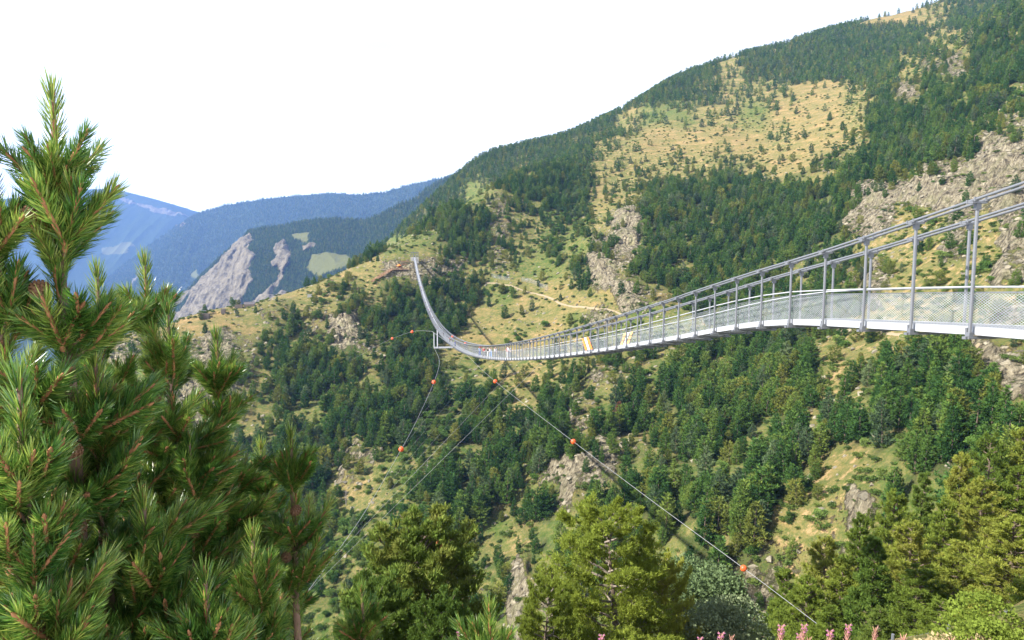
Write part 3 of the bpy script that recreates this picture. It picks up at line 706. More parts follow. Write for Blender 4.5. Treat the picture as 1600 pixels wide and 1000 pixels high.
# leafy thickets
X, Y, Z, C, rng = place(6.0, 120, 800, 103, 2, 4, 1.0); k = clear_of(X, Y, Z) & (Y > 105); X, Y, Z = X[k], Y[k], Z[k]
u, v = proj(X, Y, Z); n = len(X); hs = rng.uniform(.5, 1.25, n); print('leafy', n)
inview = (u > 340) & (u < 1560) & (v < 880) & (v > 60) & ~((u < 560) & (v > 620)) & ~((u > 1190) & (v > 1000-(u-1190)*.83))
ii = np.where(inview)[0]; ii = ii[np.argsort(-(hs/Y)[ii])][:120]; sel = np.zeros(n, bool); sel[ii] = True
lp = rng.integers(0, 3, n)
scatter_object('leafy_thicket', np.stack([X, Y, Z-.4], 1)[~sel], rng.uniform(0, 6.28, (~sel).sum()), np.stack([hs, hs, hs*.95], 1)[~sel], lp[~sel], LEAFY, label='bright green leafy thicket in the gullies')
for i in ii:
    o = obj('leafy_tree', LEAFY[lp[i]], None, (X[i], Y[i], Z[i]-.4), (0, 0, rng.uniform(0, 6.28)), (hs[i], hs[i], hs[i]*.95))
    tag(o, ('large ' if hs[i] > 1.0 else 'small ' if hs[i] < .75 else '')+'rounded leafy tree '+zone(u[i], v[i]), 'tree', 'leafy trees on the valley sides')
# bushes
X, Y, Z, C, rng = place(2.2, 110, 1100, 104, 1, 1.5, 1.0, 0); k = clear_of(X, Y, Z); X, Y, Z = X[k], Y[k], Z[k]
cl = fbm(X/14., Y/14., oct=3, seed=61); k = rng.random(len(X)) < np.clip((cl-.38)*4, .10, 1)*np.clip(300/Y+.15, 0, 1); X, Y, Z = X[k], Y[k], Z[k]
n = len(X); hs = rng.uniform(.35, 1.25, n)**1.2; print('bushes', n)
scatter_object('juniper_scrub', np.stack([X, Y, Z-.15], 1), rng.uniform(0, 6.28, n), np.stack([hs*1.1, hs*1.1, hs], 1), rng.integers(0, 3, n), BUSH, label='low green scrub dotted over the meadows and slopes')
# loose stones
X, Y, Z, C, rng = place(2.6, 100, 760, 105, 3, .6, .8, 0); k = rng.random(len(X)) < np.where(C[:, 3] > .8, .22, .8); X, Y, Z = X[k], Y[k], Z[k]; n = len(X); hs = rng.uniform(.35, 1.0, n)**2*3.4+.3; print('stones', n)
scatter_object('scree', np.stack([X, Y, Z-hs*.1], 1), rng.uniform(0, 6.28, n), np.stack([hs, hs, hs], 1), rng.integers(0, 5, n), STONE, tilt=rng.uniform(-.6, .6, (n, 2)), label='pale broken scree on the rock slopes')
# trees on the wooded mountain beyond
def far_scatter(name, data, count, seed, s, lab, vmax):
    X, Y, Z, rk, dy, T = [a.ravel() for a in data]
    rng = np.random.default_rng(seed); i = rng.integers(0, len(X), count)
    i = i[(T[i] <= 1.02) & (rk[i] < .5) & (dy[i] < .5)]
    u, v = proj(X[i], Y[i], Z[i]); i = i[(v < vmax) & (u > -40)]
    n = len(i); hs = rng.uniform(.5, 1.1, n)*s
    p = np.stack([X[i]+rng.normal(size=n)*4, Y[i]+rng.normal(size=n)*4, Z[i]-1.5], 1)
    scatter_object(name, p, rng.uniform(0, 6.28, n), np.stack([hs*1.2, hs*1.2, hs], 1), rng.choice(4, n, p=[.4, .3, .2, .1]), LOW, label=lab)
    print(name, n)
far_scatter('mountain_wood', F3, 75000, 7, 1.25, 'bluish conifer wood on the mountain beyond the spur', 500)
far_scatter('ridge_wood', F2, 80000, 8, 2.0, 'hazy blue conifer wood on the far ridge', 470)

# ------------------------------------------------------------------ the footbridge
def hit(u, v, y0=60, y1=1700):
    """where a sight line meets the built ground"""
    Ys = np.geomspace(y0, y1, 900); p = np.array([tuple(P(u, v, y)) for y in Ys])
    g = gridz(p[:, 0], p[:, 1]); k = np.where(p[:, 2] < g)[0]
    if not len(k): return P(u, v, y1)
    i = k[0]; return Vector((p[i, 0], p[i, 1], g[i]))
BY = [9.5, 13.5, 18, 20.08, 22.16, 24.24, 26.32, 28.4, 30.48, 32.56, 34.64, 36.72, 38.8, 42, 50, 64.6, 90, 120, 140, 180, 244, 320, 400, 480, 550, 628]
_far = np.polyfit([38.8, 42, 50, 64.6, 90, 120, 140, 180, 244, 320, 400, 480, 550, 628], [-4.92, -5.5, -6.9, -9.6, -13.9, -17.9, -20.3, -24.6, -28.5, -29.1, -26.6, -21.3, -14.2, -3.7], 5)
_ny = [5, 9.5, 13.5, 18, 20.08, 22.16, 24.24, 26.32, 28.4, 30.48, 32.56, 34.64, 36.72]; _nz = [-1.68, -1.78, -1.93, -2.13, -2.26, -2.40, -2.54, -2.71, -2.97, -3.31, -3.69, -4.10, -4.51]
_kx = np.array(_ny+list(np.linspace(40, 640, 200))); _kz = np.array(_nz+list(np.polyval(_far, np.linspace(40, 640, 200))))
_ct = np.array([[5, 4.1], [9.5, 3.12], [13.5, 2.27], [18, 1.33], [20.08, .90], [22.16, .48], [24.24, .07], [26.32, -.31], [28.4, -.68], [30.48, -1.07], [32.56, -1.47], [34.64, -1.87], [36.72, -2.27]])
def dz(y): return float(np.interp(y, _kx, _kz))                    # underside of the edge beam
def cz(y): return float(np.interp(y, _ct[:, 0], _ct[:, 1])) if y < 36 else dz(y)+2.22
def bp(y, off=0.0, z=0.0):
    """point on the bridge: y northing of the station, off metres to the right of the near posts"""
    n = Vector((1, .163, 0)).normalized(); return Vector((14.71-.163*y, y, 0))+n*off+Vector((0, 0, z))
WB = 1.72
M_galv = metal_mat('galvanised_steel', (.150, .157, .175), .55, .3)
M_white = metal_mat('pale_steel_plate', (.36, .37, .395), .55, .15, .12)
M_line = metal_mat('guy_line_steel', (.32, .32, .33), .5, .3, .3)
M_cable = metal_mat('steel_cable', (.175, .185, .205), .5, .4)
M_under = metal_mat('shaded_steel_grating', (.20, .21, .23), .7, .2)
def net_mat():
    m, t, b = new_mat('steel_netting')
    uv = N(t, 'ShaderNodeUVMap'); s = N(t, 'ShaderNodeSeparateXYZ'); t.links.new(uv.outputs[0], s.inputs[0])
    def wires(sign):
        a = math_(t, 'ADD', math_(t, 'MULTIPLY', s.outputs[0], 9.0), math_(t, 'MULTIPLY', s.outputs[1], 14.0*sign))
        fr = math_(t, 'FRACT', a); return math_(t, 'LESS_THAN', math_(t, 'ABSOLUTE', math_(t, 'SUBTRACT', fr, .5)), .06)
    w_ = math_(t, 'MAXIMUM', wires(1), wires(-1))
    b.inputs['Base Color'].default_value = (.31, .33, .345, 1); b.inputs['Roughness'].default_value = .5; b.inputs['Metallic'].default_value = .2
    tr = N(t, 'ShaderNodeBsdfTransparent'); ms = N(t, 'ShaderNodeMixShader'); t.links.new(w_, ms.inputs[0])
    t.links.new(tr.outputs[0], ms.inputs[1]); t.links.new(b.outputs[0], ms.inputs[2]); t.links.new(ms.outputs[0], t.nodes['Material Output'].inputs[0])
    return m
M_net = net_mat()
M_rub = plain_mat('orange_plastic', (.80, .10, .02), .4, .08)
bridge = empty('suspension_footbridge', tuple(bp(9.5, WB/2, dz(9.5))), label='long steel suspension footbridge sagging across the valley to the rocky spur', cat='footbridge')
BL = bridge.location
def bpart(mb, name, mat, smooth=False, parent=None):
    o = mb.build(name, mat, bridge, smooth); o.location = -BL; return o
STN = [18+2.08*i for i in range(-4, 294)]
TH = math.atan(.163)
def Rstat(slope=0.0):
    n = Vector((1, .163, 0)).normalized(); d = Vector((-.163, 1, slope)).normalized(); upv = n.cross(d)
    return np.array([[n.x, d.x, upv.x], [n.y, d.y, upv.y], [n.z, d.z, upv.z]])
# posts
def slope_at(y): return (dz(y+1)-dz(y-1))/2
rest = MB(); npost = 0
pm = {}
for i, y in enumerate(STN):
    for side in (0, 1):
        off = side*WB; b0 = bp(y, off, dz(y)-.05); t0 = bp(y, off, cz(y)-.05)
        if npost < 290:
            npost += 1
            mb = MB(); mb.tube([(0, 0, 0), (0, 0, (t0-b0).z)], .043, 8)
            mb.box((0, 0, .02), (.22, .22, .05)); mb.box((0, 0, .10), (.13, .13, .12))
            mb.box((0, 0, (t0-b0).z+.0), (.42, .16, .05)); mb.box((0, 0, (t0-b0).z-.10), (.14, .10, .14))
            o = mb.build('post', M_galv, bridge); o.location = b0-BL; o.rotation_euler = (0, 0, TH)
        else: rest.tube([b0, t0], .05, 4)
tag(bpart(rest, 'post', M_galv), kind='stuff')
# main cables: a pair over each row of posts
yy = [5]+[18+2.08*i*.5 for i in range(-20, 60)]+list(np.arange(50, 629, 4))
yy = sorted(set(y for y in yy if y >= 5))
for off in (-.16, .16, WB-.16, WB+.16):
    mb = MB(); mb.tube([bp(y, off, cz(y)) for y in yy], [.038 if y < 150 else .055 for y in yy], 8); bpart(mb, 'main_cable', M_cable, True)
# clamps on the cables
cl = MB()
for i, y in enumerate(STN):
    for c0 in (0, WB):
        for dxx in (-.16, .16):
            for e in (-.12, .12):
                if y < 75:
                    p_ = bp(y+e, c0+dxx, cz(y+e)); cl.box(p_, (.10, .045, .10), Rstat(-.2))
tag(bpart(cl, 'cable_clamp', M_galv), kind='stuff')
# handrails, bottom cables
yr = [y for y in yy]
TOPZ = .26
for off in (.07, WB-.07):
    mb = MB(); mb.tube([bp(y, off, dz(y)+TOPZ+1.02) for y in yr], .026, 6); bpart(mb, 'handrail', M_white, True)
    mb = MB(); mb.tube([bp(y, off+.02, dz(y)+TOPZ+.88) for y in yr], .012, 5); bpart(mb, 'net_cable', M_cable, True)
# netting along both sides
for off in (.10, WB-.10):
    V = []; UV = []; fc = []
    for i, y in enumerate(yr):
        V += [tuple(bp(y, off, dz(y)+TOPZ)), tuple(bp(y, off, dz(y)+TOPZ+.88))]; UV += [(y, 0), (y, .88)]
        if i: fc.append((2*i-2, 2*i, 2*i+1, 2*i-1))
    me = bpy.data.meshes.new('netting'); me.from_pydata(V, [], fc); ul = me.uv_layers.new(name='UVMap')
    for l_ in me.loops: ul.data[l_.index].uv = UV[l_.vertex_index]
    me.materials.append(M_net); o = obj('side_netting', me, bridge); o.location = -BL
# edge beams and toe plates, one bay each as seen; deck gratings; cross beams
beam0 = {}
nb = 0
for i, y in enumerate(STN[:-1]):
    y2 = STN[i+1]; a_ = bp(y, 0, dz(y)); b_ = bp(y2, 0, dz(y2)); L_ = (b_-a_).length; sl_ = (b_.z-a_.z)/L_
    R = Rstat((b_.z-a_.z)/(y2-y)); mid = (a_+b_)/2; n = Vector(R[:, 0]); up_ = Vector(R[:, 2])
    mb = MB()
    mb.box(mid+n*(WB/2)+up_*(TOPZ-.03), (WB-.34, L_-.02, .04), R)
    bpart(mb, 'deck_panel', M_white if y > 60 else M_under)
    mb = MB()
    for off in (.15, WB-.15): mb.box(mid+n*off+up_*(TOPZ-.11), (.05, L_-.012, .22), R)
    bpart(mb, 'edge_beam', M_white)
    # outrigger cross beam under the post, with its bracket
    mb = MB()
    mb.box(a_+n*(WB/2)+up_*(-.03), (WB+.34, .12, .07), R)
    for off in (.10, WB-.10): mb.box(a_+n*off+up_*.09+Vector(R[:, 1])*.18, (.10, .06, .26), R)
    bpart(mb, 'cross_beam', M_galv)
# outrigger frame that spreads the guy cables
OY = 188
def frame():
    mb = MB(); R = Rstat(0); n = Vector(R[:, 0]); d = Vector(R[:, 1]); b0 = bp(OY, 0, dz(OY))
    A = b0-n*5.0; 
    for e in (-.9, .9):
        mb.tube([b0+d*e+n*1.7, A+d*e], .11, 6); mb.tube([A+d*e, A+d*e+Vector((0, 0, 4.0))], .09, 6)
        mb.tube([A+d*e+Vector((0, 0, 4.0)), b0+d*e+Vector((0, 0, .4))], .045, 5)
        mb.tube([A+d*e+n*.9, A+d*e+n*.9+Vector((0, 0, 4.6))], .11, 6)
    for q in range(7):
        p_ = A+n*(5.0*q/6); mb.tube([p_-d*.9, p_+d*.9], .05, 5)
        if q < 6: mb.tube([p_-d*.9, p_+n*(5.0/6)+d*.9], .035, 4)
    mb.box(A+n*2.5+Vector((0, 0, -.12)), (5.1, 1.9, .10), R)
    for z in (1.0, 4.0): mb.tube([A-d*.9+Vector((0, 0, z)), A+d*.9+Vector((0, 0, z))], .05, 5)
    bpart(mb, 'outrigger_frame', M_white); return A
OA = frame()
# guy cables and marker balls
def smooth_path(pts, n=14):
    out = []; pts = [Vector(p) for p in pts]; q = [pts[0]*2-pts[1]]+pts+[pts[-1]*2-pts[-2]]
    for i in range(1, len(q)-2):
        for k in range(n):
            t = k/n; a, b, c, d = q[i-1:i+3]
            out.append(.5*((2*b)+(c-a)*t+(2*a-5*b+4*c-d)*t*t+(3*b-c*1-a*1-(b*0) if False else (3*b-3*c+d-a))*t*t*t))
    out.append(pts[-1]); return out
def ground_end(a, b):
    """carry a cable on until it reaches the ground"""
    a = Vector(a); b = Vector(b); d = (b-a).normalized()
    for i in range(200):
        p_ = b+d*i*1.0
        if p_.z < gz(p_.x, p_.y)+.2: return p_
    return b+d*30
GL = [OA+Vector((0, 0, 0)), P(686.5, 565, 175), P(678, 597, 155), P(651, 657, 128), P(627, 702, 112), P(570, 800, 90), P(510, 885, 76), P(475, 932, 69)]
GL.append(ground_end(GL[-2], GL[-1]))
mb = MB(); mb.tube(smooth_path(GL), .030, 6); bpart(mb, 'guy_cable', M_line, True)
GR = [bp(152, 0, dz(152)), P(774, 596, 122), P(896, 690, 88), P(1010, 776, 71), P(1162, 888, 57), P(1310, 1000, 48)]
GR.append(ground_end(GR[-2], GR[-1]))
mb = MB(); mb.tube(smooth_path(GR), .019, 6); bpart(mb, 'guy_cable', M_line, True)
GT = [OA+Vector((0, 0, 4)), P(672, 517.5, 215), P(645, 518, 255), P(613, 529, 310), P(590, 540, 360)]; e_ = hit(545, 565, 300); GT.append(e_)
mb = MB(); mb.tube(smooth_path(GT), .035, 5); bpart(mb, 'guy_cable', M_line, True)
GLs = smooth_path(GL, 20)
def yfor(u):
    a, b = 17., 629.
    for _ in range(50):
        m_ = (a+b)/2; p_ = bp(m_, 0, dz(m_)); uu = float(proj(p_.x, p_.y, p_.z)[0])
        if uu > u: a = m_
        else: b = m_
    return (a+b)/2
def gl_at(v):
    best = min(GLs, key=lambda p_: abs(float(proj(p_.x, p_.y, p_.z)[1])-v)); return best
for ud, vc in ((704, 612), (718, 627), (733, 660), (745, 700), (757, 752), (770, 800), (790, 846), (816, 880), (853, 925)):
    y = yfor(ud); a_ = bp(y, 0, dz(y)); b_ = gl_at(vc)
    mb = MB(); mb.tube([a_, b_], .006 if ud < 800 else .010, 4); bpart(mb, 'stay_wire', M_line, True)
def ico(r, n=2):
    import bmesh
    bm = bmesh.new(); bmesh.ops.create_icosphere(bm, subdivisions=n, radius=r); me = bpy.data.meshes.new('ball'); bm.to_mesh(me); bm.free()
    me.polygons.foreach_set('use_smooth', [True]*len(me.polygons)); me.materials.append(M_rub); return me
ball_me = ico(1.0, 3)
def ball(p, px, label):
    px *= .88; d = math.hypot(p[0], p[1]); r = px/2/F*d
    mb = MB(); 
    o = tag(obj('marker_ball', ball_me, None, p, (0, 0, 0), (r, r, r)), label=label, cat='marker ball', group='orange marker balls on the cables')
    c = MB(); c.tube([(-1.18, 0, 0), (1.18, 0, 0)], .16, 8); k = c.build('clamp', M_galv, o); k.rotation_euler = (0, .6, .9)
for u, v, Y, px, lb in ((678, 597, 155, 7.5, 'orange marker ball highest on the left guy cable below the outrigger'), (627, 702, 112, 9.5, 'orange marker ball halfway down the left guy cable over the green thicket'),
        (475, 932, 69, 10.5, 'orange marker ball low on the left guy cable beside the young pine'), (774, 596, 122, 7.5, 'orange marker ball nearest the deck on the right guy cable'),
        (896, 690, 88, 9.5, 'orange marker ball on the right guy cable in front of the pale scree'), (1162, 888, 57, 11.5, 'orange marker ball lowest on the right guy cable beside the grey leafy tree'),
        (644, 518.5, 255, 5.2, 'small orange marker ball on the thin upper cable left of the outrigger'), (613, 529, 310, 4.8, 'tiny orange marker ball farthest along the thin upper cable')):
    ball(P(u, v, Y), px, lb)
for y, lb in ((212, 'orange marker ball on the far handrail above the outrigger'), (172, 'orange marker ball on the far upper cables, middle of the three'), (141, 'orange marker ball on the far upper cables nearest the sag')):
    ball(bp(y, WB+.2, dz(y)+1.75), 5.2, lb)
# striped boards tied to the netting
M_oran = plain_mat('orange_paint', (.85, .20, .03), .6, .06); M_wh = plain_mat('white_paint', (.80, .80, .80), .6, .05); M_peach = plain_mat('net_veiled_orange_paint', (.85, .42, .12), .6, .06)  # peach is the same orange, paled in colour for the netting in front
def board(y0, off, lean, lab, m1):
    e = empty('striped_board', tuple(bp(y0, off, dz(y0)+TOPZ)), label=lab, cat='warning board')
    for k, mt in ((0, m1), (1, M_wh), (2, m1)):
        V = []
        for s in (0, 1):
            for h in (0, 1):
                y = y0+k*.72+s*.46+(h*lean)
                p_ = bp(y, off, dz(y)+TOPZ+.02+h*1.0-(0 if k != 1 else 0))-e.location
                V += [p_, p_+Vector((-.02, -.003, 0))]
        # V: s0h0 a,b ; s0h1 a,b ; s1h0 a,b ; s1h1 a,b
        mb = MB(); mb.add([tuple(q) for q in V], [(0, 2, 6, 4), (1, 5, 7, 3), (0, 1, 3, 2), (4, 6, 7, 5), (0, 4, 5, 1), (2, 3, 7, 6)])
        mb.build('stripe', mt, e)
board(yfor(926), -.02, 1.15, 'orange and white striped board leaning left on the near side of the bridge', M_oran)
board(yfor(948), WB-.16, -1.05, 'paler orange and white striped board on the far side of the bridge', M_peach)
# concrete anchorage at the near end, outside the picture, and the portal at the far end
M_conc = plain_mat('concrete', (.42, .40, .37), .9, .15, 3)
mb = MB(); q = bp(6, WB/2, dz(8)); mb.box(q+Vector((0, 0, -1.6)), (4.2, 6.5, 3.0), Rstat()); mb.box(q+Vector((-1.6, 0, .0))+Vector((0, -2.6, 2.2)), (.8, .9, 5.4), Rstat()); mb.box(q+Vector((1.6, 0, 0))+Vector((0, -2.6, 2.2)), (.8, .9, 5.4), Rstat())
bpart(mb, 'anchor_block', M_conc)
mb = MB(); ye = 628; q = bp(ye, WB/2, dz(ye))
mb.box(q+Vector((0, 2, -2.2)), (7, 5, 5), Rstat()); bpart(mb, 'far_anchor_block', M_conc)
mb = MB()
for dx in (-3.2, -1.2, 1.2, 3.0): mb.box(q+Vector((dx, 2.0, 2.6)), (.5, .6, 4.6), Rstat())
mb.box(q+Vector((0, 2.0, 4.6)), (7.0, .5, .6), Rstat()); bpart(mb, 'far_portal', M_galv)

# ------------------------------------------------------------------ dead and dying trees on the slopes
def snag(u, v, h, lab, mat=None):
    g = hit(u, v, 130); rq = random.Random(int(u)); mb = MB(); mb.tube([(0, 0, -.5), (rq.uniform(-.3, .3), 0, h*.5), (0, 0, h)], [.22, .15, .03], 6)
    for k in range(34):
        z = h*rq.uniform(.2, .95); a_ = rq.uniform(0, 6.28); r = (h-z)*.28+.5; mb.tube([(0, 0, z), (math.cos(a_)*r*.6, math.sin(a_)*r*.6, z+r*.25), (math.cos(a_)*r, math.sin(a_)*r, z+r*.2)], [.05, .035, .01], 3, False)
    tag(mb.build('dead_tree', M_dead, None, False, loc=tuple(g)), label=lab, cat='dead tree')
snag(822, 678, 9, 'grey dead tree among conifers left of the pale scree chute'); snag(668, 748, 9, 'bleached dead tree in the gully right of the left guy cable'); snag(541, 790, 8, 'bare dead tree low on the shaded spur'); snag(1398, 665, 8, 'bleached dead tree inside the wood right of the brushy clearing'); snag(1348, 308, 8, 'pale dead tree at the foot of the cliff on the right')
def rusty(u, v, s, lab):
    g = hit(u, v, 130); o = empty('conifer_tree', tuple(g), 0, label=lab, cat='tree'); o.scale = (s*1.3, s*1.3, s); k = obj('crown', SPECIES[5][0], o); k.material_slots[0].link = 'OBJECT'; k.material_slots[0].material = M_rust; obj('trunk', SPECIES[5][1], o)
rusty(966, 655, .8, 'rust-brown dying conifer right of the pale scree chute'); rusty(1083, 585, .7, 'rust-brown dying conifer just under the deck right of the striped boards'); rusty(817, 290, .6, 'rust-brown dying conifer high in the wood left of the meadow')

# ------------------------------------------------------------------ people on the bridge
def skin(name, pts, edges, rad_, mat, sub=1):
    me = bpy.data.meshes.new(name+'_base'); me.from_pydata(pts, edges, []); o = bpy.data.objects.new(name+'_tmp', me); COL.objects.link(o)
    m = o.modifiers.new('skin', 'SKIN')
    for i, r in enumerate(rad_):
        me.skin_vertices[0].data[i].radius = r if hasattr(r, '__len__') else (r, r)
    me.skin_vertices[0].data[0].use_root = True
    if sub: s = o.modifiers.new('sub', 'SUBSURF'); s.levels = sub; s.render_levels = sub
    dg = bpy.context.evaluated_depsgraph_get(); dg.update()
    r_ = bpy.data.meshes.new_from_object(o.evaluated_get(dg)); r_.name = name
    bpy.data.objects.remove(o); r_.materials.clear(); r_.materials.append(mat)
    r_.polygons.foreach_set('use_smooth', [True]*len(r_.polygons)); return r_
def person_kit(step, arm):
    a, b = step, -step
    J = [(0, 0, .95), (0, 0, 1.20), (0, 0, 1.42), (0, 0, 1.52), (0, .02, 1.64), (0, .01, 1.74),
         (-.17, 0, 1.42), (-.22, .02, 1.16), (-.21, .02+arm, .95), (-.21, .05+arm*1.3, .87), (.17, 0, 1.42), (.22, .02, 1.16), (.21, .02+arm*.6, .95), (.21, .05+arm*.8, .87),
         (-.09, 0, .90), (-.10, a*.5, .50), (-.10, a, .08), (-.10, a+.13, .03), (.09, 0, .90), (.10, b*.5, .50), (.10, b-.02, .08), (.10, b+.12, .03)]
    E = [(0, 1), (1, 2), (2, 3), (3, 4), (4, 5), (2, 6), (6, 7), (7, 8), (8, 9), (2, 10), (10, 11), (11, 12), (12, 13), (0, 14), (14, 15), (15, 16), (16, 17), (0, 18), (18, 19), (19, 20), (20, 21)]
    R = [(.14, .10), (.14, .09), (.14, .08), .05, .085, .07, .055, .04, .032, .035, .055, .04, .032, .035, .085, .06, .042, .035, .085, .06, .042, .035]
    body = skin('body', J, E, R, M_skin)
    ti = [1, 0, 2, 6, 7, 10, 11]; m_ = {j: i for i, j in enumerate(ti)}
    shirt = skin('shirt', [J[i] for i in ti], [(m_[x], m_[y]) for x, y in ((0, 1), (1, 2), (2, 6), (6, 7), (2, 10), (10, 11))], [(.165, .12), (.16, .12), (.15, .10), .075, .055, .075, .055], M_shirt[0])
    ti = [0, 14, 15, 16, 18, 19, 20]; m_ = {j: i for i, j in enumerate(ti)}
    tr = skin('trousers', [J[i] for i in ti], [(m_[x], m_[y]) for x, y in ((0, 14), (14, 15), (15, 16), (0, 18), (18, 19), (19, 20))], [(.155, .12), .10, .078, .058, .10, .078, .058], M_shirt[1])
    hair = skin('hair', [(0, 0, 1.66), (0, -.03, 1.735), (0, -.01, 1.79)], [(0, 1), (1, 2)], [.075, .10, .055], M_hair)
    return body, shirt, tr, hair
M_skin = plain_mat('skin', (.55, .33, .24), .6, .05); M_hair = plain_mat('dark_hair', (.03, .02, .015), .7, .2)
CLOTH = {k: plain_mat(k+'_cloth', v, .85, .06) for k, v in dict(white=(.78, .78, .78), light_blue=(.30, .45, .75), blue=(.05, .10, .35), red=(.62, .05, .05), black=(.02, .02, .025), pink=(.75, .25, .35), purple=(.35, .05, .45), green=(.45, .60, .10), grey=(.3, .3, .32), teal=(.05, .4, .45), orange=(.75, .2, .05)).items()}
M_shirt = [CLOTH['white'], CLOTH['grey']]
KITS = [person_kit(.0, .05), person_kit(.22, .10), person_kit(.10, .22)]
PEO = [(744.5, 'light_blue', 'blue', 2, 1.2, 'person in a light blue shirt at the left of the group by the rail'), (748.5, 'black', 'black', 0, 1.5, 'person in black between the light blue and the red shirts'), (752, 'red', 'grey', 1, 1.0, 'person in a red shirt in the group near the sag'),
       (755.5, 'black', 'white', 0, 1.4, 'person in a dark top and pale trousers at the right of the group'), (762.5, 'white', 'light_blue', 1, 1.0, 'person in white top and light blue trousers walking alone after the group'), (766, 'white', 'grey', 2, 1.4, 'person in a white shirt leaning towards the rail left of the couple'),
       (785.5, 'pink', 'white', 0, 1.3, 'person in a pink top beside the one in white'), (790.5, 'white', 'grey', 1, 1.0, 'person in a white shirt and grey shorts, nearest walker on the bridge'),
       (708.5, 'blue', 'blue', 0, 1.0, 'person in a blue top just right of the outrigger'), (705.5, 'green', 'grey', 1, 1.3, 'person in a yellow-green top above the outrigger'), (702, 'black', 'grey', 2, .9, 'person in black climbing above the outrigger'), (699, 'red', 'black', 0, 1.3, 'person in red behind the one in black above the outrigger'),
       (690.5, 'black', 'black', 1, 1.1, 'person in black alone just up from the outrigger'), (683, 'orange', 'grey', 0, 1.0, 'person in orange on the climbing part of the bridge'), (674, 'black', 'grey', 1, 1.2, 'person in black at the lower end of the far file'), (671.5, 'red', 'blue', 0, .9, 'person in red in the far file of walkers'),
       (669.6, 'black', 'black', 2, 1.2, 'person in black behind the purple top in the far file'), (668, 'purple', 'black', 1, 1.0, 'person in a purple top in the far file'), (666.5, 'blue', 'grey', 0, 1.2, 'person in dark blue at the head of the far file'), (664, 'black', 'grey', 1, 1.0, 'person in black walking well ahead of the far file'), (662, 'teal', 'grey', 0, 1.2, 'person in teal higher on the bridge'),
       (657.6, 'black', 'blue', 1, 1.0, 'person in black near the far end of the bridge'), (656.3, 'red', 'grey', 0, 1.2, 'person in red close to the far end'), (654, 'white', 'blue', 2, 1.0, 'person in white nearest the far portal')]
for i, (u, c1, c2, kt, off, lab) in enumerate(PEO):
    y = yfor(u); p_ = bp(y, .35+.55*(off-.9)/.6, dz(y)+TOPZ-.01)
    e = empty('person', tuple(p_), TH+(math.pi if i % 3 else 0), label=lab, cat='person', group='people crossing the footbridge')
    for nm, me, mt in zip(('body', 'shirt', 'trousers', 'hair'), KITS[kt], (None, CLOTH[c1], CLOTH[c2], None)):
        o = obj(nm, me, e)
        if mt: o.material_slots[0].link = 'OBJECT'; o.material_slots[0].material = mt

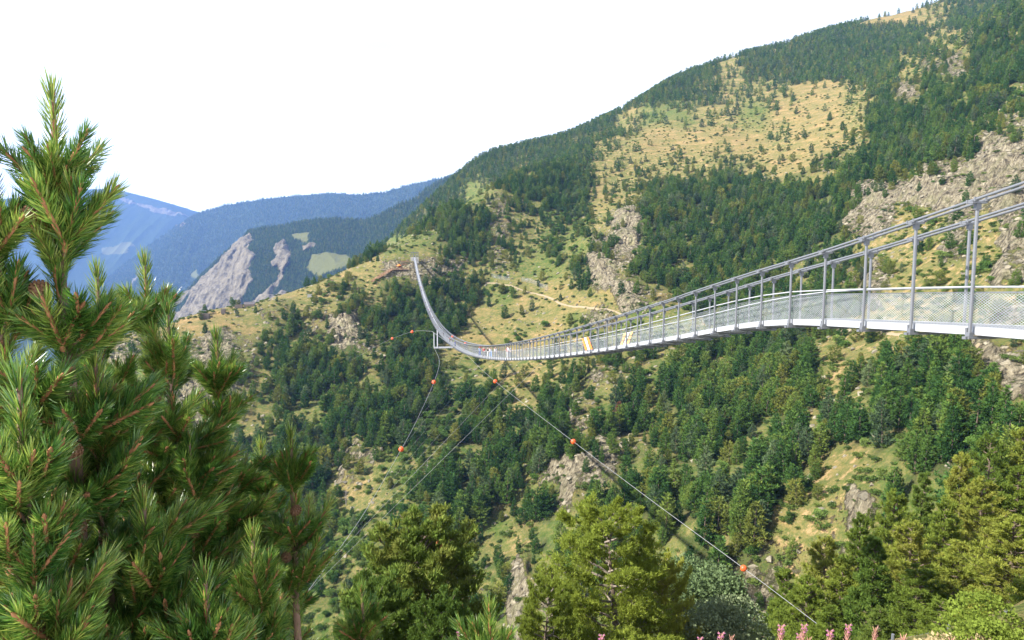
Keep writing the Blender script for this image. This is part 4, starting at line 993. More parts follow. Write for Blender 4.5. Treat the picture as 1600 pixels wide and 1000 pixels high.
# ------------------------------------------------------------------ spur: platform, stairs, ruins, house, paths, rockfall nets
M_wood = plain_mat('weathered_larch', (.33, .19, .11), .8, .3, 1.5); M_wood2 = plain_mat('dark_timber', (.13, .085, .06), .9, .3, 2)
def scree_patch(): pass
def platform():
    A = hit(612, 428, 450); B = P(640, 420, A.y+4); z = P(612, 421, A.y).z
    B = Vector((B.x, A.y+3, z)); A = Vector((A.x, A.y, z)); d = (B-A); L_ = d.length; d.normalize(); n = Vector((-d.y, d.x, 0))
    e = empty('viewing_platform', tuple(A), label='brown timber viewing platform with railing on the rocky spur', cat='platform')
    R = np.array([[d.x, n.x, 0], [d.y, n.y, 0], [0, 0, 1]])
    mb = MB(); mb.box(d*L_/2+n*3.5+Vector((0, 0, -.2)), (L_, 7, .4), R); mb.build('deck', M_wood, e)
    for k in range(9):
        mb = MB(); q = d*(L_*k/8); mb.box(q+Vector((0, 0, .7)), (.22, .22, 1.5), R); mb.build('railing_post', M_wood, e)
        mb = MB(); mb.box(q+n*.6+Vector((0, 0, -2.6)), (.35, .35, 4.6), R); mb.build('support_post', M_wood2, e)
    for h in (.45, .9, 1.4):
        mb = MB(); mb.box(d*L_/2+Vector((0, -.14, h)), (L_+.2, .09, .2), R); mb.build('rail', M_wood, e)
    # slatted screen stepping up behind
    for k in range(10):
        mb = MB(); mb.box(d*(L_-7+k*.78)+n*6+Vector((0, 0, 3.4+k*.12)), (.42, .3, 7.0+k*.25), R); mb.build('screen_slat', M_wood2, e)
    for h in (1.5, 4.2, 6.8): mb = MB(); mb.box(d*(L_-3.4)+n*5.75+Vector((0, 0, h)), (7.6, .2, .35), R); mb.build('screen_rail', M_wood, e)
    # parasol and visitors
    e2 = empty('parasol', tuple(A+d*6.5+n*4), label='small orange parasol standing on the timber platform', cat='parasol')
    mb = MB(); mb.tube([(0, 0, 0), (0, 0, 4.2)], .08, 6); mb.build('pole', M_wood2, e2)
    mb = MB(); a = [(2.1*math.cos(q), 2.1*math.sin(q), 3.0) for q in np.linspace(0, 2*math.pi, 9)[:-1]]; mb.add(a+[(0, 0, 4.7), (0, 0, 3.2)], [(i, (i+1) % 8, 8) for i in range(8)]+[((i+1) % 8, i, 9) for i in range(8)]); mb.build('canopy', M_oran, e2)
    for k, (c1, c2, dx, dy) in enumerate((('white', 'blue', 4.6, 1.5), ('red', 'black', 8.3, 1.2), ('light_blue', 'grey', 9.5, 2.2), ('pink', 'black', 15.5, 1.2))):
        q = empty('person', tuple(A+d*dx+n*dy), .7*k, label=('person in a white top at the left of the timber platform', 'person in red at the railing right of the parasol', 'person in light blue on the timber platform', 'person in pink in front of the slatted screen')[k], cat='person', group='people on the timber platform')
        for nm, me, mt in zip(('body', 'shirt', 'trousers', 'hair'), KITS[k % 3], (None, CLOTH[c1], CLOTH[c2], None)):
            o = obj(nm, me, q)
            if mt: o.material_slots[0].link = 'OBJECT'; o.material_slots[0].material = mt
    # stairs down to the left
    S = P(581, 441, A.y-10); g = hit(581, 441, 450); S = Vector((g.x, g.y, g.z+.5)); st = empty('timber_stairs', tuple(A), label='long timber stairway running down left from the viewing platform', cat='stairs')
    v_ = S-A; m = 26
    for k in range(m):
        mb = MB(); mb.box(v_*((k+.5)/m), (3.6, .8, .25), None); mb.build('step', M_wood, st)
    w_ = Vector((-v_.y, v_.x, 0)).normalized()*1.8
    for s in (-1, 1):
        mb = MB(); mb.tube([w_*s+Vector((0, 0, 1.1)), v_+w_*s+Vector((0, 0, 1.1))], .16, 4); mb.tube([w_*s+Vector((0, 0, -.2)), v_+w_*s+Vector((0, 0, -.2))], .22, 4); mb.build('stringer_rail', M_wood, st)
        for k in range(0, m, 3): mb = MB(); mb.tube([v_*(k/m)+w_*s+Vector((0, 0, -1.5)), v_*(k/m)+w_*s+Vector((0, 0, 1.2))], .12, 4); mb.build('baluster', M_wood2, st)
platform()
M_ruin = rock_mat('ruin_stone', [(.10, .08, .07), (.20, .16, .13), (.30, .25, .20)]); M_slate = plain_mat('dark_slate', (.09, .08, .085), .8, .3)
def hut(u, v, w_, d_, h, pitch, label, walls=None, cat='ruin', Y=None, y0=350):
    g = hit(u, v, y0); s = g.y/F; e = empty('stone_hut' if pitch else 'stone_ruin', tuple(g), .25, label=label, cat=cat)
    W, D, H = w_*s, d_, h*s
    mb = MB(); t = .7
    rr_ = random.Random(int(u))
    mb.box((0, -D/2, H/2-.5), (W, t, H+1)); mb.box((-W/2+t/2, 0, H/2-.5), (t, D, H*(.8 if not pitch else 1)+1)); mb.box((W/2-t/2, 0, H/2-.5-rr_.random()*.4), (t, D-.02, H*.9+1)); mb.box((0, D/2, H/2-.5), (W-.03, t, H+1))
    mb.build('wall', walls or M_ruin, e)
    mb = MB(); mb.box((W*.1, -D/2-.03, H*.30), (1.0, .12, H*.6)); mb.build('doorway', M_wood2, e)
    if pitch:
        for s_ in (-1, 1):
            mb = MB(); a = math.atan2(pitch, D/2); mb.box((0, s_*D/4, H+pitch/2+.1), (W+.8, D/2/math.cos(a)+.5, .22), np.array(Matrix.Rotation(-s_*a, 3, 'X'))); mb.build('roof', M_slate if walls is None else M_wood2, e)
        mb = MB()
        for sx in (-1, 1): mb.add([(sx*(W/2-.1), -D/2, H), (sx*(W/2-.1), D/2, H), (sx*(W/2-.1), 0, H+pitch)], [(0, 1, 2)])
        mb.build('gable', walls or M_ruin, e)
hut(320.5, 497, 13, 5, 6.5, 0, 'low roofless stone ruin farthest left on the spur crest')
hut(349, 489, 6, 3.5, 6.5, 0, 'narrow tower-like stone ruin between the two larger ruins')
hut(373, 481, 11, 4, 4.5, 0, 'broken stone wall just left of the slate-roofed hut')
hut(390, 479, 15, 5, 3.5, 1.6, 'slate-roofed stone hut on the bare crest of the spur', cat='hut')
hut(516, 446, 8, 5, 4, 2.2, 'small brown wooden house with steep roof among the crest trees', walls=M_wood, cat='house')
hut(484, 463, 7, 2.5, 3, 0, 'small pale stone wall on the crest right of the huts', walls=M_conc)
M_path = plain_mat('trodden_earth', (.25, .195, .12), .95, .2, .6)
def drape(name, uv, width, mat, y0=150):
    pts = [hit(u, v, y0) for u, v in uv]; q = smooth_path(pts, 16); V = []; fc = []
    for i, p_ in enumerate(q):
        t = (q[min(i+1, len(q)-1)]-q[max(i-1, 0)]); n = Vector((-t.y, t.x, 0)).normalized()*width/2*(.8+.4*rnd.random())
        for s in (-1, 0, 1):
            x = p_+n*s; V.append((x.x, x.y, float(gridz(np.array([x.x]), np.array([x.y]))[0])+.35-(.25 if s else 0)))
        if i:
            a = 3*i; fc += [(a-3, a, a+1, a-2), (a-2, a+1, a+2, a-1)]
    me = bpy.data.meshes.new(name); me.from_pydata(V, [], fc); me.materials.append(mat); return tag(obj(name, me), kind='structure')
drape('footpath', [(752, 441), (790, 446), (830, 458), (862, 467), (880, 476), (925, 482), (975, 494)], 1.6, M_path, 400)
drape('footpath', [(1225, 513), (1290, 513), (1340, 517), (1400, 524), (1450, 533), (1530, 545)], 1.4, M_path, 150)
drape('footpath', [(664, 444), (690, 440), (728, 436)], 2.0, M_path, 400)
def barrier(uv, h, label, y0=400):
    pts = [hit(u, v, y0) for u, v in uv]; e = empty('rockfall_barrier', tuple(pts[0]), label=label, cat='netting fence')
    V = []; UV = []; fc = []
    for i, p_ in enumerate(pts):
        q = p_-pts[0]; mb = MB(); mb.tube([q+Vector((0, 0, -.4)), q+Vector((0, -.3, h))], .11, 5); mb.build('post', M_galv, e)
        V += [tuple(q), tuple(q+Vector((0, -.3, h)))]; UV += [(i*6, 0), (i*6, 2)]
        if i: fc.append((2*i-2, 2*i, 2*i+1, 2*i-1))
    me = bpy.data.meshes.new('net'); me.from_pydata(V, [], fc); ul = me.uv_layers.new(name='UVMap')
    for l_ in me.loops: ul.data[l_.index].uv = UV[l_.vertex_index]
    me.materials.append(M_net); obj('net', me, e)
barrier([(768, 434), (782, 438), (797, 439)], 3.6, 'short grey rockfall net by the rock outcrop above the path')
barrier([(815, 440), (830, 443), (843, 449), (856, 453)], 3.8, 'long grey rockfall net stretched above the meadow path')

# ------------------------------------------------------------------ trees on the near slope
M_ygreen = leaf_mat('yellow_green_pine_needles', [(.1, (.10, .155, .026)), (.45, (.17, .225, .036)), (.7, (.235, .27, .046)), (.92, (.30, .28, .06))], .5, .40)  # yellow-green is the needles' own colour
M_dgreen = leaf_mat('deep_pine_needles', [(.1, (.050, .095, .020)), (.45, (.095, .155, .030)), (.7, (.145, .205, .038)), (.9, (.22, .21, .05))], .8, .35)
M_grey = leaf_mat('silvery_leaves', [(.1, (.085, .13, .055)), (.45, (.14, .19, .085)), (.8, (.22, .26, .14))], .5, .25)
M_mid = leaf_mat('green_fir_needles', [(.1, (.060, .115, .022)), (.45, (.10, .165, .030)), (.8, (.15, .20, .04))], .6, .4)
M_twig = plain_mat('grey_twigs', (.19, .155, .125), .9, .25, 12)
def pine(name, seed, H, R, mats, nl, sub, k, L, W, prof, base, up, clus, bald=.25, dens=1.0, spread=.5, mini=5):
    """limbed pine: returns trunk mesh, limb meshes, crown mesh"""
    rng = np.random.default_rng(seed); limbs = []; cs = []; ax = []
    tr = MB(); bx, by = rng.normal(size=2)*H*.02
    tp = [(0, 0, -1.5), (bx, by, H*.4), (0, 0, H*.97)]; tr.tube(tp, [H*.022, H*.016, H*.003], 8)
    for i in range(nl):
        t = base+(1-base)*((i+rng.random())/nl)**.95; a = i*2.399+rng.uniform(-.4, .4)
        r = (R*((1-t)**prof)*(min(1, (t-base+.08)/.16))+.25)*rng.uniform(.72, 1.12)
        u_ = up*rng.uniform(.4, 1.6)+max(0, t-.6)*1.4
        d = np.array([math.cos(a), math.sin(a), u_]); s = np.array([-math.sin(a), math.cos(a), 0])
        o = np.array([bx*(1-t), by*(1-t), t*H]); mb = MB()
        q = np.linspace(0, 1, 5)[:, None]; ln = o+d*q*r-np.array([0, 0, 1])*(q*(1-q))*r*.35+rng.normal(size=(5, 3))*r*.03
        mb.tube([tuple(x) for x in ln], [H*.006*(1-.8*x[0]) for x in q], 5, False)
        ns = max(3, int(sub*r/R*dens+2))
        for j in range(ns):
            f = rng.uniform(bald, 1); p0 = np.array([np.interp(f, q[:, 0], ln[:, m]) for m in range(3)])
            l2 = r*.42*(1.1-f*.55)*rng.uniform(.5, 1.1); sd = rng.choice([-1, 1])
            d2 = norm(d*rng.uniform(.3, .9)+s*sd*rng.uniform(.3, 1.1)+np.array([0, 0, rng.uniform(.0, .8)])); p1 = p0+d2*l2
            mb.tube([tuple(p0), tuple((p0+p1)/2+rng.normal(size=3)*l2*.06), tuple(p1)], [H*.0022, H*.0016, H*.0008], 3, False)
            m = clus
            c = p0+(p1-p0)*rng.uniform(.35, 1.08, (m, 1))+rng.normal(size=(m, 3))*l2*.22
            cs.append(c); ax.append(norm(d2*.7+np.array([0, 0, .75])+rng.normal(size=(m, 3))*.35))
        limbs.append(mb.mesh('limb', mats[1]))
    c = np.concatenate(cs); a = np.concatenate(ax)
    v, f = tufts(c, a, k, L, W, spread, rng, True)
    return tr.mesh('trunk', mats[2]), limbs, mesh_np(name+'_crown', v, f, mats[0])
def plant_tree(kit, loc, s, rz, **k):
    e = empty('pine_tree', loc, rz, **k); e.scale = s if hasattr(s, '__len__') else (s, s, s)
    obj('trunk', kit[0], e); obj('crown', kit[2], e)
    for l in kit[1]: obj('branch', l, e)
    return e
def top_tree(kit, H0, u, v, Y, wide, rz, **k):
    t = P(u, v+1100*H0*.055/Y, Y); g = gz(t.x, t.y); h = min(max(t.z-g, 3.5), 17); s = h/H0
    return plant_tree(kit, (t.x, t.y, t.z-h), (s*wide, s*wide, s), rz, **k)
M_lime = leaf_mat('pale_yellow_green_needles', [(.1, (.15, .20, .034)), (.45, (.25, .30, .048)), (.7, (.33, .36, .062)), (.92, (.40, .37, .09))], .5, .45)
K_open = pine('open_pine', 3, 9.0, 3.1, (M_lime, M_twig, M_bark), 60, 26, 11, .16, .028, .36, .06, .34, 14, .36)
K_round = pine('round_pine', 4, 7.5, 2.55, (M_dgreen, M_bark, M_bark), 84, 20, 9, .20, .042, .40, .03, .45, 12, .30, spread=.4)
K_cone = pine('cone_pine', 5, 11, 2.9, (M_ygreen, M_bark, M_bark), 66, 14, 7, .32, .065, .72, .03, .22, 9, .25)
K_cone2 = pine('cone_pine_green', 6, 11, 2.6, (M_mid, M_bark, M_bark), 66, 14, 7, .32, .065, .80, .03, .15, 9, .25)
K_cone3 = pine('broad_pine', 7, 11, 3.6, (M_ygreen, M_bark, M_bark), 66, 14, 7, .32, .06, .58, .05, .30, 9, .28)
top_tree(K_open, 9.0, 948, 792, 27, 1.0, .4, label='large open-crowned yellow-green pine with bare grey inner branches in the bottom middle', cat='tree')
top_tree(K_open, 9.0, 1035, 872, 29, .75, 2.3, label='lower yellow-green pine between the open-crowned pine and the silvery tree', cat='tree')
top_tree(K_open, 9.0, 858, 905, 24, .8, 4.0, label='low yellow-green pine at the left foot of the open-crowned pine', cat='tree')
rp = top_tree(K_round, 7.5, 655, 828, 33, 1.0, 1.0, label='dense round-topped dark green pine with rusty cones left of bottom middle', cat='tree')
top_tree(K_round, 7.5, 585, 915, 25, .85, 2.0, label='bushy dark pine in front of and left of the round-topped pine', cat='tree')
top_tree(K_round, 7.5, 690, 935, 22, .7, 3.0, label='low dark pine in front of the round-topped pine with rusty cones', cat='tree')
# rusty cones on the round pine
mb = MB(); rq = random.Random(3)
for i in range(70):
    a = rq.uniform(0, 6.28); t = rq.uniform(.35, .97); r = 2.45*((1-t)**.42)*rq.uniform(.8, 1.0)
    p_ = Vector((math.cos(a)*r, math.sin(a)*r, t*7.5+.3*r)); d_ = Vector((rq.uniform(-.5, .5), rq.uniform(-.5, .5), 1)).normalized()*.085
    mb.tube([p_-d_, p_-d_*.3, p_+d_*.5, p_+d_], [.02, .04, .03, .01], 5)
M_cone = plain_mat('rusty_cones', (.36, .15, .05), .8, .25, 14)
tag(mb.build('cones', M_cone, rp), kind='stuff')
SL = leafy_mesh('silvery_mesh', 91, 5.6, 6.0, 34, 22000, .15, M_grey, 1.1)
def leafy_big(u, v, Y, s, rz, lab):
    t = P(u, v, Y); e = empty('leafy_tree', (t.x, t.y, t.z-6.0*s), rz, label=lab, cat='tree'); e.scale = (s, s, s)
    obj('crown', SL, e); mb = MB(); mb.tube([(0, 0, -6), (0, 0, 2.5)], [.16, .10], 7)
    for a in range(6): mb.tube([(0, 0, 1.0+a*.2), (math.cos(a)*1.2, math.sin(a)*1.2, 3.2)], [.08, .02], 5, False)
    mb.build('trunk', M_bark, e)
leafy_big(1088, 866, 33, 1.0, 0, 'silvery grey-green leafy tree right of the open-crowned pine')
leafy_big(1140, 930, 29, .85, 2, 'smaller silvery leafy tree in front, beneath the lowest orange ball')
NEAR = [(1228, 884, 62, 0, 'yellow-green pine farthest left on the near slope'), (1290, 838, 64, 2, 'yellow-green pine second from the left along the near slope crest'), (1345, 800, 67, 0, 'pine on the near slope crest below the brushy clearing'),
 (1398, 768, 70, 2, 'olive pine in the middle of the near slope crest'), (1445, 735, 74, 1, 'greener pine rising above the near slope crest'), (1502, 708, 78, 0, 'pine high on the near slope crest'), (1548, 680, 84, 2, 'broad pine at the upper end of the near slope crest'),
 (1600, 668, 86, 0, 'pine at the right frame edge on top of the near slope'), (1652, 650, 84, 2, 'pine just beyond the right frame edge'),
 (1262, 898, 52, 2, 'broad yellow-green pine behind the pink flower spikes'), (1318, 868, 54, 0, 'slim yellow-green pine left of the bright green fir'), (1367, 832, 47, 1, 'bright green fir with layered branches on the near slope'),
 (1425, 812, 56, 2, 'broad olive pine right of the bright green fir'), (1478, 775, 60, 0, 'tall yellow-green pine in the middle of the near slope'), (1535, 745, 62, 2, 'wide yellow-green pine right of the tall one'), (1592, 722, 62, 0, 'yellow-green pine near the right edge, middle of the slope'),
 (1585, 800, 42, 2, 'large sunlit pine at the right edge'), (1500, 838, 46, 0, 'pine left of the large sunlit pine at the right edge'), (1438, 880, 44, 2, 'low pine below the bright green fir on its right'), (1298, 935, 42, 0, 'low pine at the foot of the near slope, left part'),
 (1375, 935, 38, 1, 'low dark green fir at the bottom edge'), (1470, 925, 36, 2, 'low pine at the bottom edge right of the dark fir'), (1545, 885, 33, 0, 'pine with visible trunk near the bottom right corner'), (1640, 860, 34, 2, 'pine beyond the bottom right corner'), (1190, 950, 60, 1, 'dark green fir under the end of the right guy cable'), (1080, 935, 40, 1, 'dark green fir between the open-crowned pine and the silvery trees')]
for i, (u, v, Y, kk, lab) in enumerate(NEAR):
    kit, H0 = ((K_cone, 11), (K_cone2, 11), (K_cone3, 11))[kk]
    t = P(u, v, Y); h = t.z-gz(t.x, t.y); w_ = min(max(11/max(h, 5)*.95, .75), 1.5)
    top_tree(kit, H0, u, v, Y, w_, i*1.7, label=lab, cat='tree', group='pines on the near slope')

# ------------------------------------------------------------------ young pines close to the viewer
def needle_mat(name, c0, c1, c2):
    m, t, b = new_mat(name); g = N(t, 'ShaderNodeNewGeometry'); oi = N(t, 'ShaderNodeObjectInfo')
    f = math_(t, 'ADD', math_(t, 'MULTIPLY', g.outputs['Random Per Island'], .55), math_(t, 'MULTIPLY', oi.outputs['Random'], .45))
    r = ramp(t, [(.1, c0), (.5, c1), (.9, c2)], f); t.links.new(r.outputs[0], b.inputs['Base Color'])
    b.inputs['Roughness'].default_value = .32; b.inputs['Specular IOR Level'].default_value = .6
    tr = N(t, 'ShaderNodeBsdfTranslucent'); t.links.new(r.outputs[0], tr.inputs[0]); ms = N(t, 'ShaderNodeMixShader'); ms.inputs[0].default_value = .34
    t.links.new(b.outputs[0], ms.inputs[1]); t.links.new(tr.outputs[0], ms.inputs[2]); t.links.new(ms.outputs[0], t.nodes['Material Output'].inputs[0]); return m
M_ndl = needle_mat('fresh_pine_needles', (.024, .085, .015), (.092, .190, .028), (.31, .36, .07))
M_old = needle_mat('dry_pine_needles', (.16, .08, .03), (.30, .17, .06), (.40, .28, .10))
M_shoot = plain_mat('orange_brown_shoot', (.30, .13, .055), .8, .3, 60); M_pbark = plain_mat('young_pine_bark', (.17, .105, .07), .9, .35, 50)
def shoot_mesh(seed, L, n, nl, mat, ang0=.75, tip=True, w_=.0021):
    rng = np.random.default_rng(seed)
    tz = rng.uniform(.04, 1, n)**.9*L; a = rng.uniform(0, 6.283, n)
    th = ang0*rng.uniform(.65, 1.15, n)*(1-.45*(tz/L)**3)
    d = np.stack([np.cos(a)*np.sin(th), np.sin(a)*np.sin(th), np.cos(th)], 1)
    o = np.stack([np.cos(a)*.003, np.sin(a)*.003, tz], 1)
    ll = nl*rng.uniform(.75, 1.12, n)[:, None]; r = rng.normal(size=(n, 3)); s = norm(np.cross(d, r))*w_/2
    bend = norm(d+np.array([0, 0, .25])); m = o+d*ll*.5; e = o+(d*.5+bend*.5)*ll
    v = np.stack([o-s*.8, o+s*.8, m+s, m-s, e], 1).reshape(-1, 3); i = np.arange(n)*5
    f4 = np.stack([i, i+1, i+2, i+3], 1); f3 = np.stack([i+3, i+2, i+4], 1)
    mb = MB(); mb.tube([(0, 0, 0), (0, 0, L*.95)], [.0052, .0038], 5); 
    if tip: mb.tube([(0, 0, L*.93), (0, 0, L*.97), (0, 0, L+.012)], [.003, .0055, .001], 5)
    sv = np.concatenate(mb.v); sf = [f_ for f_ in mb.f if len(f_) == 4]; s3 = len(v)
    return mesh_np('shoot_mesh', np.concatenate([v, sv]), [f4, f3, np.array(sf)+s3], mats=[mat, M_shoot], mi=[0]*(2*n)+[1]*len(sf))
SH = [shoot_mesh(200+i, L, n, nl, M_ndl, a_) for i, (L, n, nl, a_) in enumerate([(.14, 250, .042, .80), (.115, 220, .040, .90), (.09, 180, .041, .85), (.20, 300, .046, .72)])]
SHO = [shoot_mesh(220+i, .12, 90, .05, M_old, 1.1, False) for i in range(2)]
def qrot(d, spin):
    q = Vector((0, 0, 1)).rotation_difference(Vector(d)); return (q @ Matrix.Rotation(spin, 3, 'Z').to_quaternion()).to_euler()
def cone_mesh():
    mb = MB(); rq = random.Random(4)
    mb.tube([(0, 0, 0), (0, 0, .008), (0, 0, .022), (0, 0, .04), (0, 0, .05)], [.006, .014, .018, .011, .002], 8)
    for k in range(60):
        z = .004+.042*k/60; r = .018*math.sin(min(1, (z+.008)/.052)*2.7)+.002; a = k*2.399; p_ = Vector((math.cos(a)*r, math.sin(a)*r, z)); mb.box(p_, (.006, .006, .003), np.array(Matrix.Rotation(a, 3, 'Z')))
    return mb.mesh('cone_mesh', M_cone)
CONE = cone_mesh(); CONE2 = CONE.copy(); CONE2.materials.clear(); CONE2.materials.append(plain_mat('brown_cone_scales', (.17, .085, .04), .8, .4, 90))
def young_pine(u, v, Y, lab, seed, drop, sc=1.0, lean=(0, 0), full=1.0, spread=.42, side=None):
    """young mountain pine, its leader at the given point; whorls of branches down the stem"""
    rq = random.Random(seed); T = P(u, v, Y); g = gz(T.x, T.y); base = Vector((T.x-lean[0]*1.5, T.y, min(g, T.z-.5)-.1))
    e = empty('young_pine', tuple(base), 0, label=lab, cat='pine tree', group='young pines close to the viewer')
    top = T-base; H = top.z; L0 = .19*sc
    def stem(z):     # point on the stem, z measured down from the top
        t = min(1, z/1.6); return top-Vector((lean[0]*t*1.5*(2-t) if False else top.x*min(1, z/H), top.y*min(1, z/H), z))
    mb = MB(); zz = np.linspace(0, H, 14); mb.tube([stem(z)+Vector((rq.uniform(-.006, .006), rq.uniform(-.006, .006), 0))*(z > .1) for z in zz[::-1]], [.004*sc+.011*z**.8 for z in zz[::-1]], 8)
    tr = mb.build('trunk', M_pbark, e, True)
    cnt = 0
    def shoot(par, p, d, s, old=False):
        nonlocal cnt
        m = rq.choice(SHO) if old else rq.choice(SH[:3]); o = obj('needle_shoot', m, par, tuple(p), tuple(qrot(d, rq.uniform(0, 6))), (s, s, s)); cnt += 1
    o = obj('needle_shoot', SH[3], tr, tuple(stem(L0*.98)), tuple(qrot(Vector((lean[0]*.3, 0, 1)), 0)), (sc,)*3)
    for q in range(1, 7):
        z = L0+q*.085
        if z < drop+.1: shoot(tr, stem(z+.04), Vector((rq.uniform(-.12, .12), rq.uniform(-.12, .12), 1)).normalized(), sc*rq.uniform(.85, 1.0))
    z = L0; wI = 0
    while z < drop and cnt < 285:
        nb = rq.choice((5, 6, 6, 7)); a0 = rq.uniform(0, 6)
        for b in range(nb):
            a = a0+b*6.283/nb+rq.uniform(-.3, .3)
            l = (.030+spread*.44*(z-L0*.4)*rq.uniform(.6, 1.25))*full
            if side is not None and math.cos(a-side) < -.2: l *= .5
            l = min(l, .34); el = rq.uniform(.95, 1.2) if z < .34 else rq.uniform(.25, .8)
            d = Vector((math.cos(a)*math.cos(el), math.sin(a)*math.cos(el), math.sin(el)))
            p0 = stem(z+rq.uniform(-.02, .02)); n = max(1, int(round(l/.11))); pts = [p0]; dd = d.copy()
            for k in range(n):
                pts.append(pts[-1]+dd*(l/n)); dd = (dd+Vector((rq.uniform(-.1, .1), rq.uniform(-.1, .1), .16))).normalized()
            mb = MB(); r0 = .004+.008*l
            mb.tube(pts, [r0*(1-.75*k/len(pts))*sc for k in range(len(pts))], 5); br = mb.build('branch', M_pbark, e, True)
            shoot(br, pts[-1]-dd*.02, dd, sc*rq.uniform(.75, 1.1)*min(1, .58+z*.8))
            for k in range(1, len(pts)):
                fr = k/(len(pts)-1) if len(pts) > 1 else 1
                dk = (pts[k]-pts[k-1]).normalized()
                if l-l*fr < .22 or k == len(pts)-1: shoot(br, pts[k-1], dk, sc*rq.uniform(.8, 1.05)*max(.7, min(1.1, (l/n)/.11)))
                elif rq.random() < .6: shoot(br, pts[k-1], dk, sc*.8, True)
                if cnt > 285: break
                if fr > .3:
                    for s_ in (-1, 1, 1, -1)[:(2 if k < len(pts)-1 else 4)]:
                        if rq.random() < .72:
                            sv = dk.cross(Vector((rq.uniform(-.5, .5), rq.uniform(-.5, .5), 1))).normalized()*s_
                            shoot(br, pts[k]-dk*.01, (dk*.75+sv*.6+Vector((0, 0, .35))).normalized(), sc*rq.uniform(.6, .95))
        if rq.random() < .5:
            c_ = obj('pine_cone', CONE2, tr, tuple(stem(z+.02)+Vector((rq.choice((-.022, .022)), -.02, 0))), (rq.uniform(1, 2), rq.uniform(-1, 1), 0), (sc*.72,)*3)
        z += rq.uniform(.10, .155)*sc*(1+.3*min(z, 1)); wI += 1
    return cnt
YP = [(82, 152, 1.25, 'tall young pine at the left edge, its leader standing against the white sky', 1.35, 1.0, .15), (-20, 245, 1.2, 'young pine cut by the left frame edge beside the tall one', 1.2, 1.0, .26),
 (226, 412, 1.95, 'young pine with a cone under its leader in front of the blue mountain', 1.3, 1.05, .24), (152, 430, 1.65, 'young pine between the tall one and the one with the cone', 1.1, 1.0, .28), (262, 488, 1.75, 'young pine just right of and below the one with the cone', 1.0, 1.0, .28),
 (338, 528, 1.95, 'slender young pine leaning right in front of the rocky spur', .75, .95, .24), (148, 566, 1.30, 'young pine low in front of the tall one', .8, 1.0, .36), (30, 600, 1.0, 'dark young pine nearest the viewer at the left edge', .7, 1.0, .40),
 (350, 695, 1.95, 'young pine below the slender leaning one', .9, 1.0, .28), (295, 690, 1.70, 'young pine in the middle of the left thicket', .8, 1.0, .36), (408, 700, 2.3, 'shaded young pine left of the one by the guy cable', .9, 1.0, .3),
 (455, 682, 2.05, 'young pine rising beside the left guy cable', .52, 1.0, .30), (225, 790, 1.25, 'low young pine at the bottom left', .6, 1.0, .6), (70, 840, 1.0, 'low young pine in the bottom left corner', .5, 1.0, .6),
 (395, 840, 1.55, 'low young pine at the bottom, left of the guy cable', .5, 1.0, .3), (565, 925, 2.3, 'low young pine at the bottom right of the left guy cable', .5, 1.0, .28), (765, 955, 1.7, 'single pale pine shoot at the bottom below the round-topped pine', .3, 1.0, .3), (320, 905, 1.2, 'pine shoots along the bottom edge of the left thicket', .4, 1.0, .35)]
tot = 0
for i, (u, v, Y, lab, dr, sc, spd) in enumerate(YP):
    tot += young_pine(u, v, Y, lab, 300+i, dr, sc, spread=spd)
print('shoots', tot)

# ------------------------------------------------------------------ spent fireweed spikes along the bank
M_pink = plain_mat('magenta_petals', (.42, .13, .30), .6, .15, 40); M_pod = plain_mat('pinkish_seed_pods', (.36, .18, .14), .8, .3, 60); M_stk = plain_mat('reddish_stalk', (.30, .16, .09), .8, .2, 30)
def spike(u, v, Y, flowers, lab):
    T = P(u, v+7, Y); g = min(gz(T.x, T.y), T.z-.4); rq = random.Random(int(u*7+v)); H = T.z-g; lx = rq.uniform(-.05, .05)
    e = empty('fireweed', (T.x, T.y, g), 0, label=lab, cat='flower', group='fireweed spikes along the bottom edge')
    mb = MB(); mb.tube([(-lx*2, 0, 0), (-lx*.6, 0, H*.6), (0, 0, H)], [.006, .004, .0015], 5); mb.build('stalk', M_stk, e)
    mb = MB()
    for k in range(90):
        z = H-.02-.30*k/90; a = k*2.4; r = .012+.016*k/90; x0 = -lx*(H-z)*1.2
        mb.tube([(x0, 0, z), (x0+math.cos(a)*r, math.sin(a)*r, z+.028)], [.0022, .001], 3, False)
    mb.build('seed_pods', M_pod, e)
    mb = MB()
    for k in range(flowers):
        a = k*2.4; z = H-.004*k; c_ = Vector((math.cos(a)*.010, math.sin(a)*.010, z))
        for q in range(4): w_ = a+q*1.57; d_ = Vector((math.cos(w_), math.sin(w_), .3))*.0065; s_ = Vector((-math.sin(w_), math.cos(w_), 0))*.0028; mb.add([tuple(c_), tuple(c_+d_*.6+s_), tuple(c_+d_), tuple(c_+d_*.6-s_)], [(0, 1, 2, 3)])
    if flowers: mb.build('petals', M_pink, e)
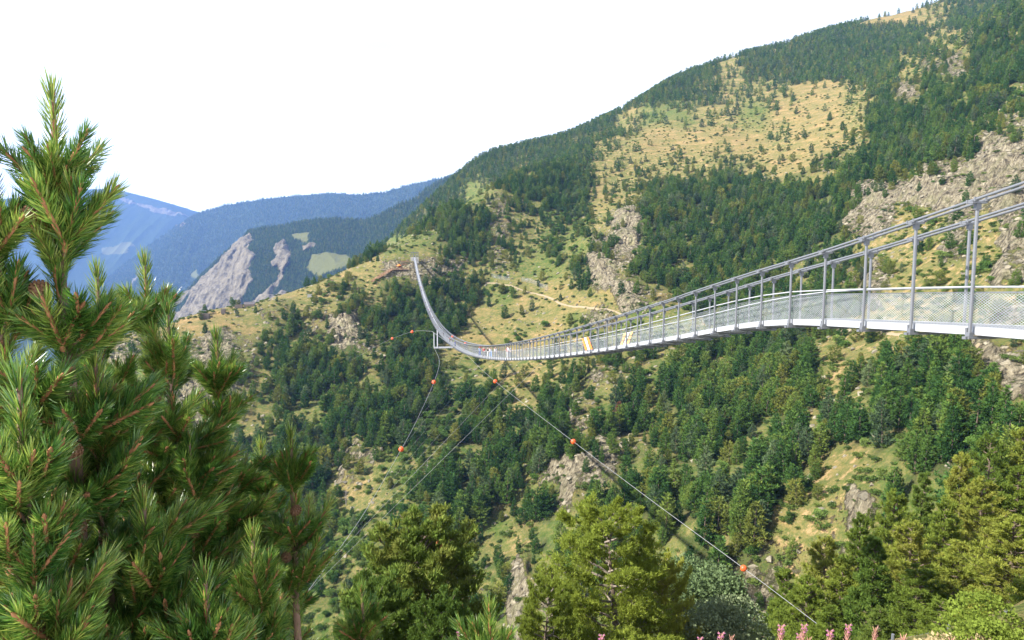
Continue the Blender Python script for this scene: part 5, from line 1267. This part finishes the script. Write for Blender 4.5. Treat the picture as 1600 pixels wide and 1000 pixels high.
for i, (u, v, fl) in enumerate([(1221, 971, 9), (1257, 970, 9), (1249, 984, 5), (1297, 979, 7), (1326, 970, 8), (1368, 974, 0), (1412, 986, 0), (1487, 991, 0), (718, 976, 9), (731, 990, 6), (940, 986, 5), (1094, 990, 6), (1127, 983, 5), (1143, 987, 0), (1265, 990, 0)]):
    spike(u, v, 2.6+.3*(i % 3), fl, ['fireweed spike with magenta tip farthest left of the cluster under the near slope', 'tallest magenta-tipped fireweed spike of the cluster', 'smaller fireweed spike leaning against the tallest one', 'magenta-tipped fireweed spike where the guy cable leaves the picture', 'magenta-tipped fireweed spike right of the guy cable', 'faded fireweed spike without flowers right of the magenta ones', 'short faded fireweed spike further right', 'faded fireweed spike nearest the wire mesh', 'magenta fireweed spike left of the single pine shoot', 'lower magenta fireweed spike beside the single pine shoot', 'small fireweed spike below the open-crowned pine', 'small fireweed spike below the silvery trees', 'fireweed spike between the silvery trees and the near slope', 'faded fireweed spike right below the silvery trees', 'short faded fireweed spike at the foot of the tallest ones'][i])
# bottom right corner: yellow-green bush and gabion mesh
yb = leafy_mesh('yellow_bush_mesh', 95, 2.0, 1.3, 8, 9000, .05, M_ygreen, .9)
t = P(1585, 985, 9.5); tag(obj('bush', yb, None, (t.x, t.y, t.z-1.0)), label='yellow-green bush in the bottom right corner', cat='bush')
t = P(1500, 990, 9.5); tag(obj('bush', leafy_mesh('dry_bush_mesh', 96, 1.5, .6, 5, 1500, .06, plain_mat('dry_grass', (.33, .26, .13), .9, .3, 20), .9), None, (t.x, t.y, t.z-.62)), label='dry tan brush beside the yellow-green bush', cat='bush')
def mesh_fence():
    a, b = P(1395, 1000, 13), P(1572, 962, 13); e = empty('wire_mesh_fence', tuple(a), label='wire mesh panel behind the yellow-green bush at the bottom right', cat='fence')
    d = b-a; V = [(0, 0, -1.6), tuple(d+Vector((0, 0, -1.6))), tuple(d), (0, 0, 0)]; me = bpy.data.meshes.new('mesh'); me.from_pydata(V, [], [(0, 1, 2, 3)]); ul = me.uv_layers.new(name='UVMap')
    for l_ in me.loops: ul.data[l_.index].uv = [(0, 0), (2.2, 0), (2.2, 1.2), (0, 1.2)][l_.vertex_index]
    me.materials.append(M_net); obj('net', me, e)
    for k in (0, .5, 1): mb = MB(); mb.tube([d*k+Vector((0, 0, -2.2)), d*k+Vector((0, 0, .12))], .03, 6); mb.build('post', M_galv, e)
mesh_fence()
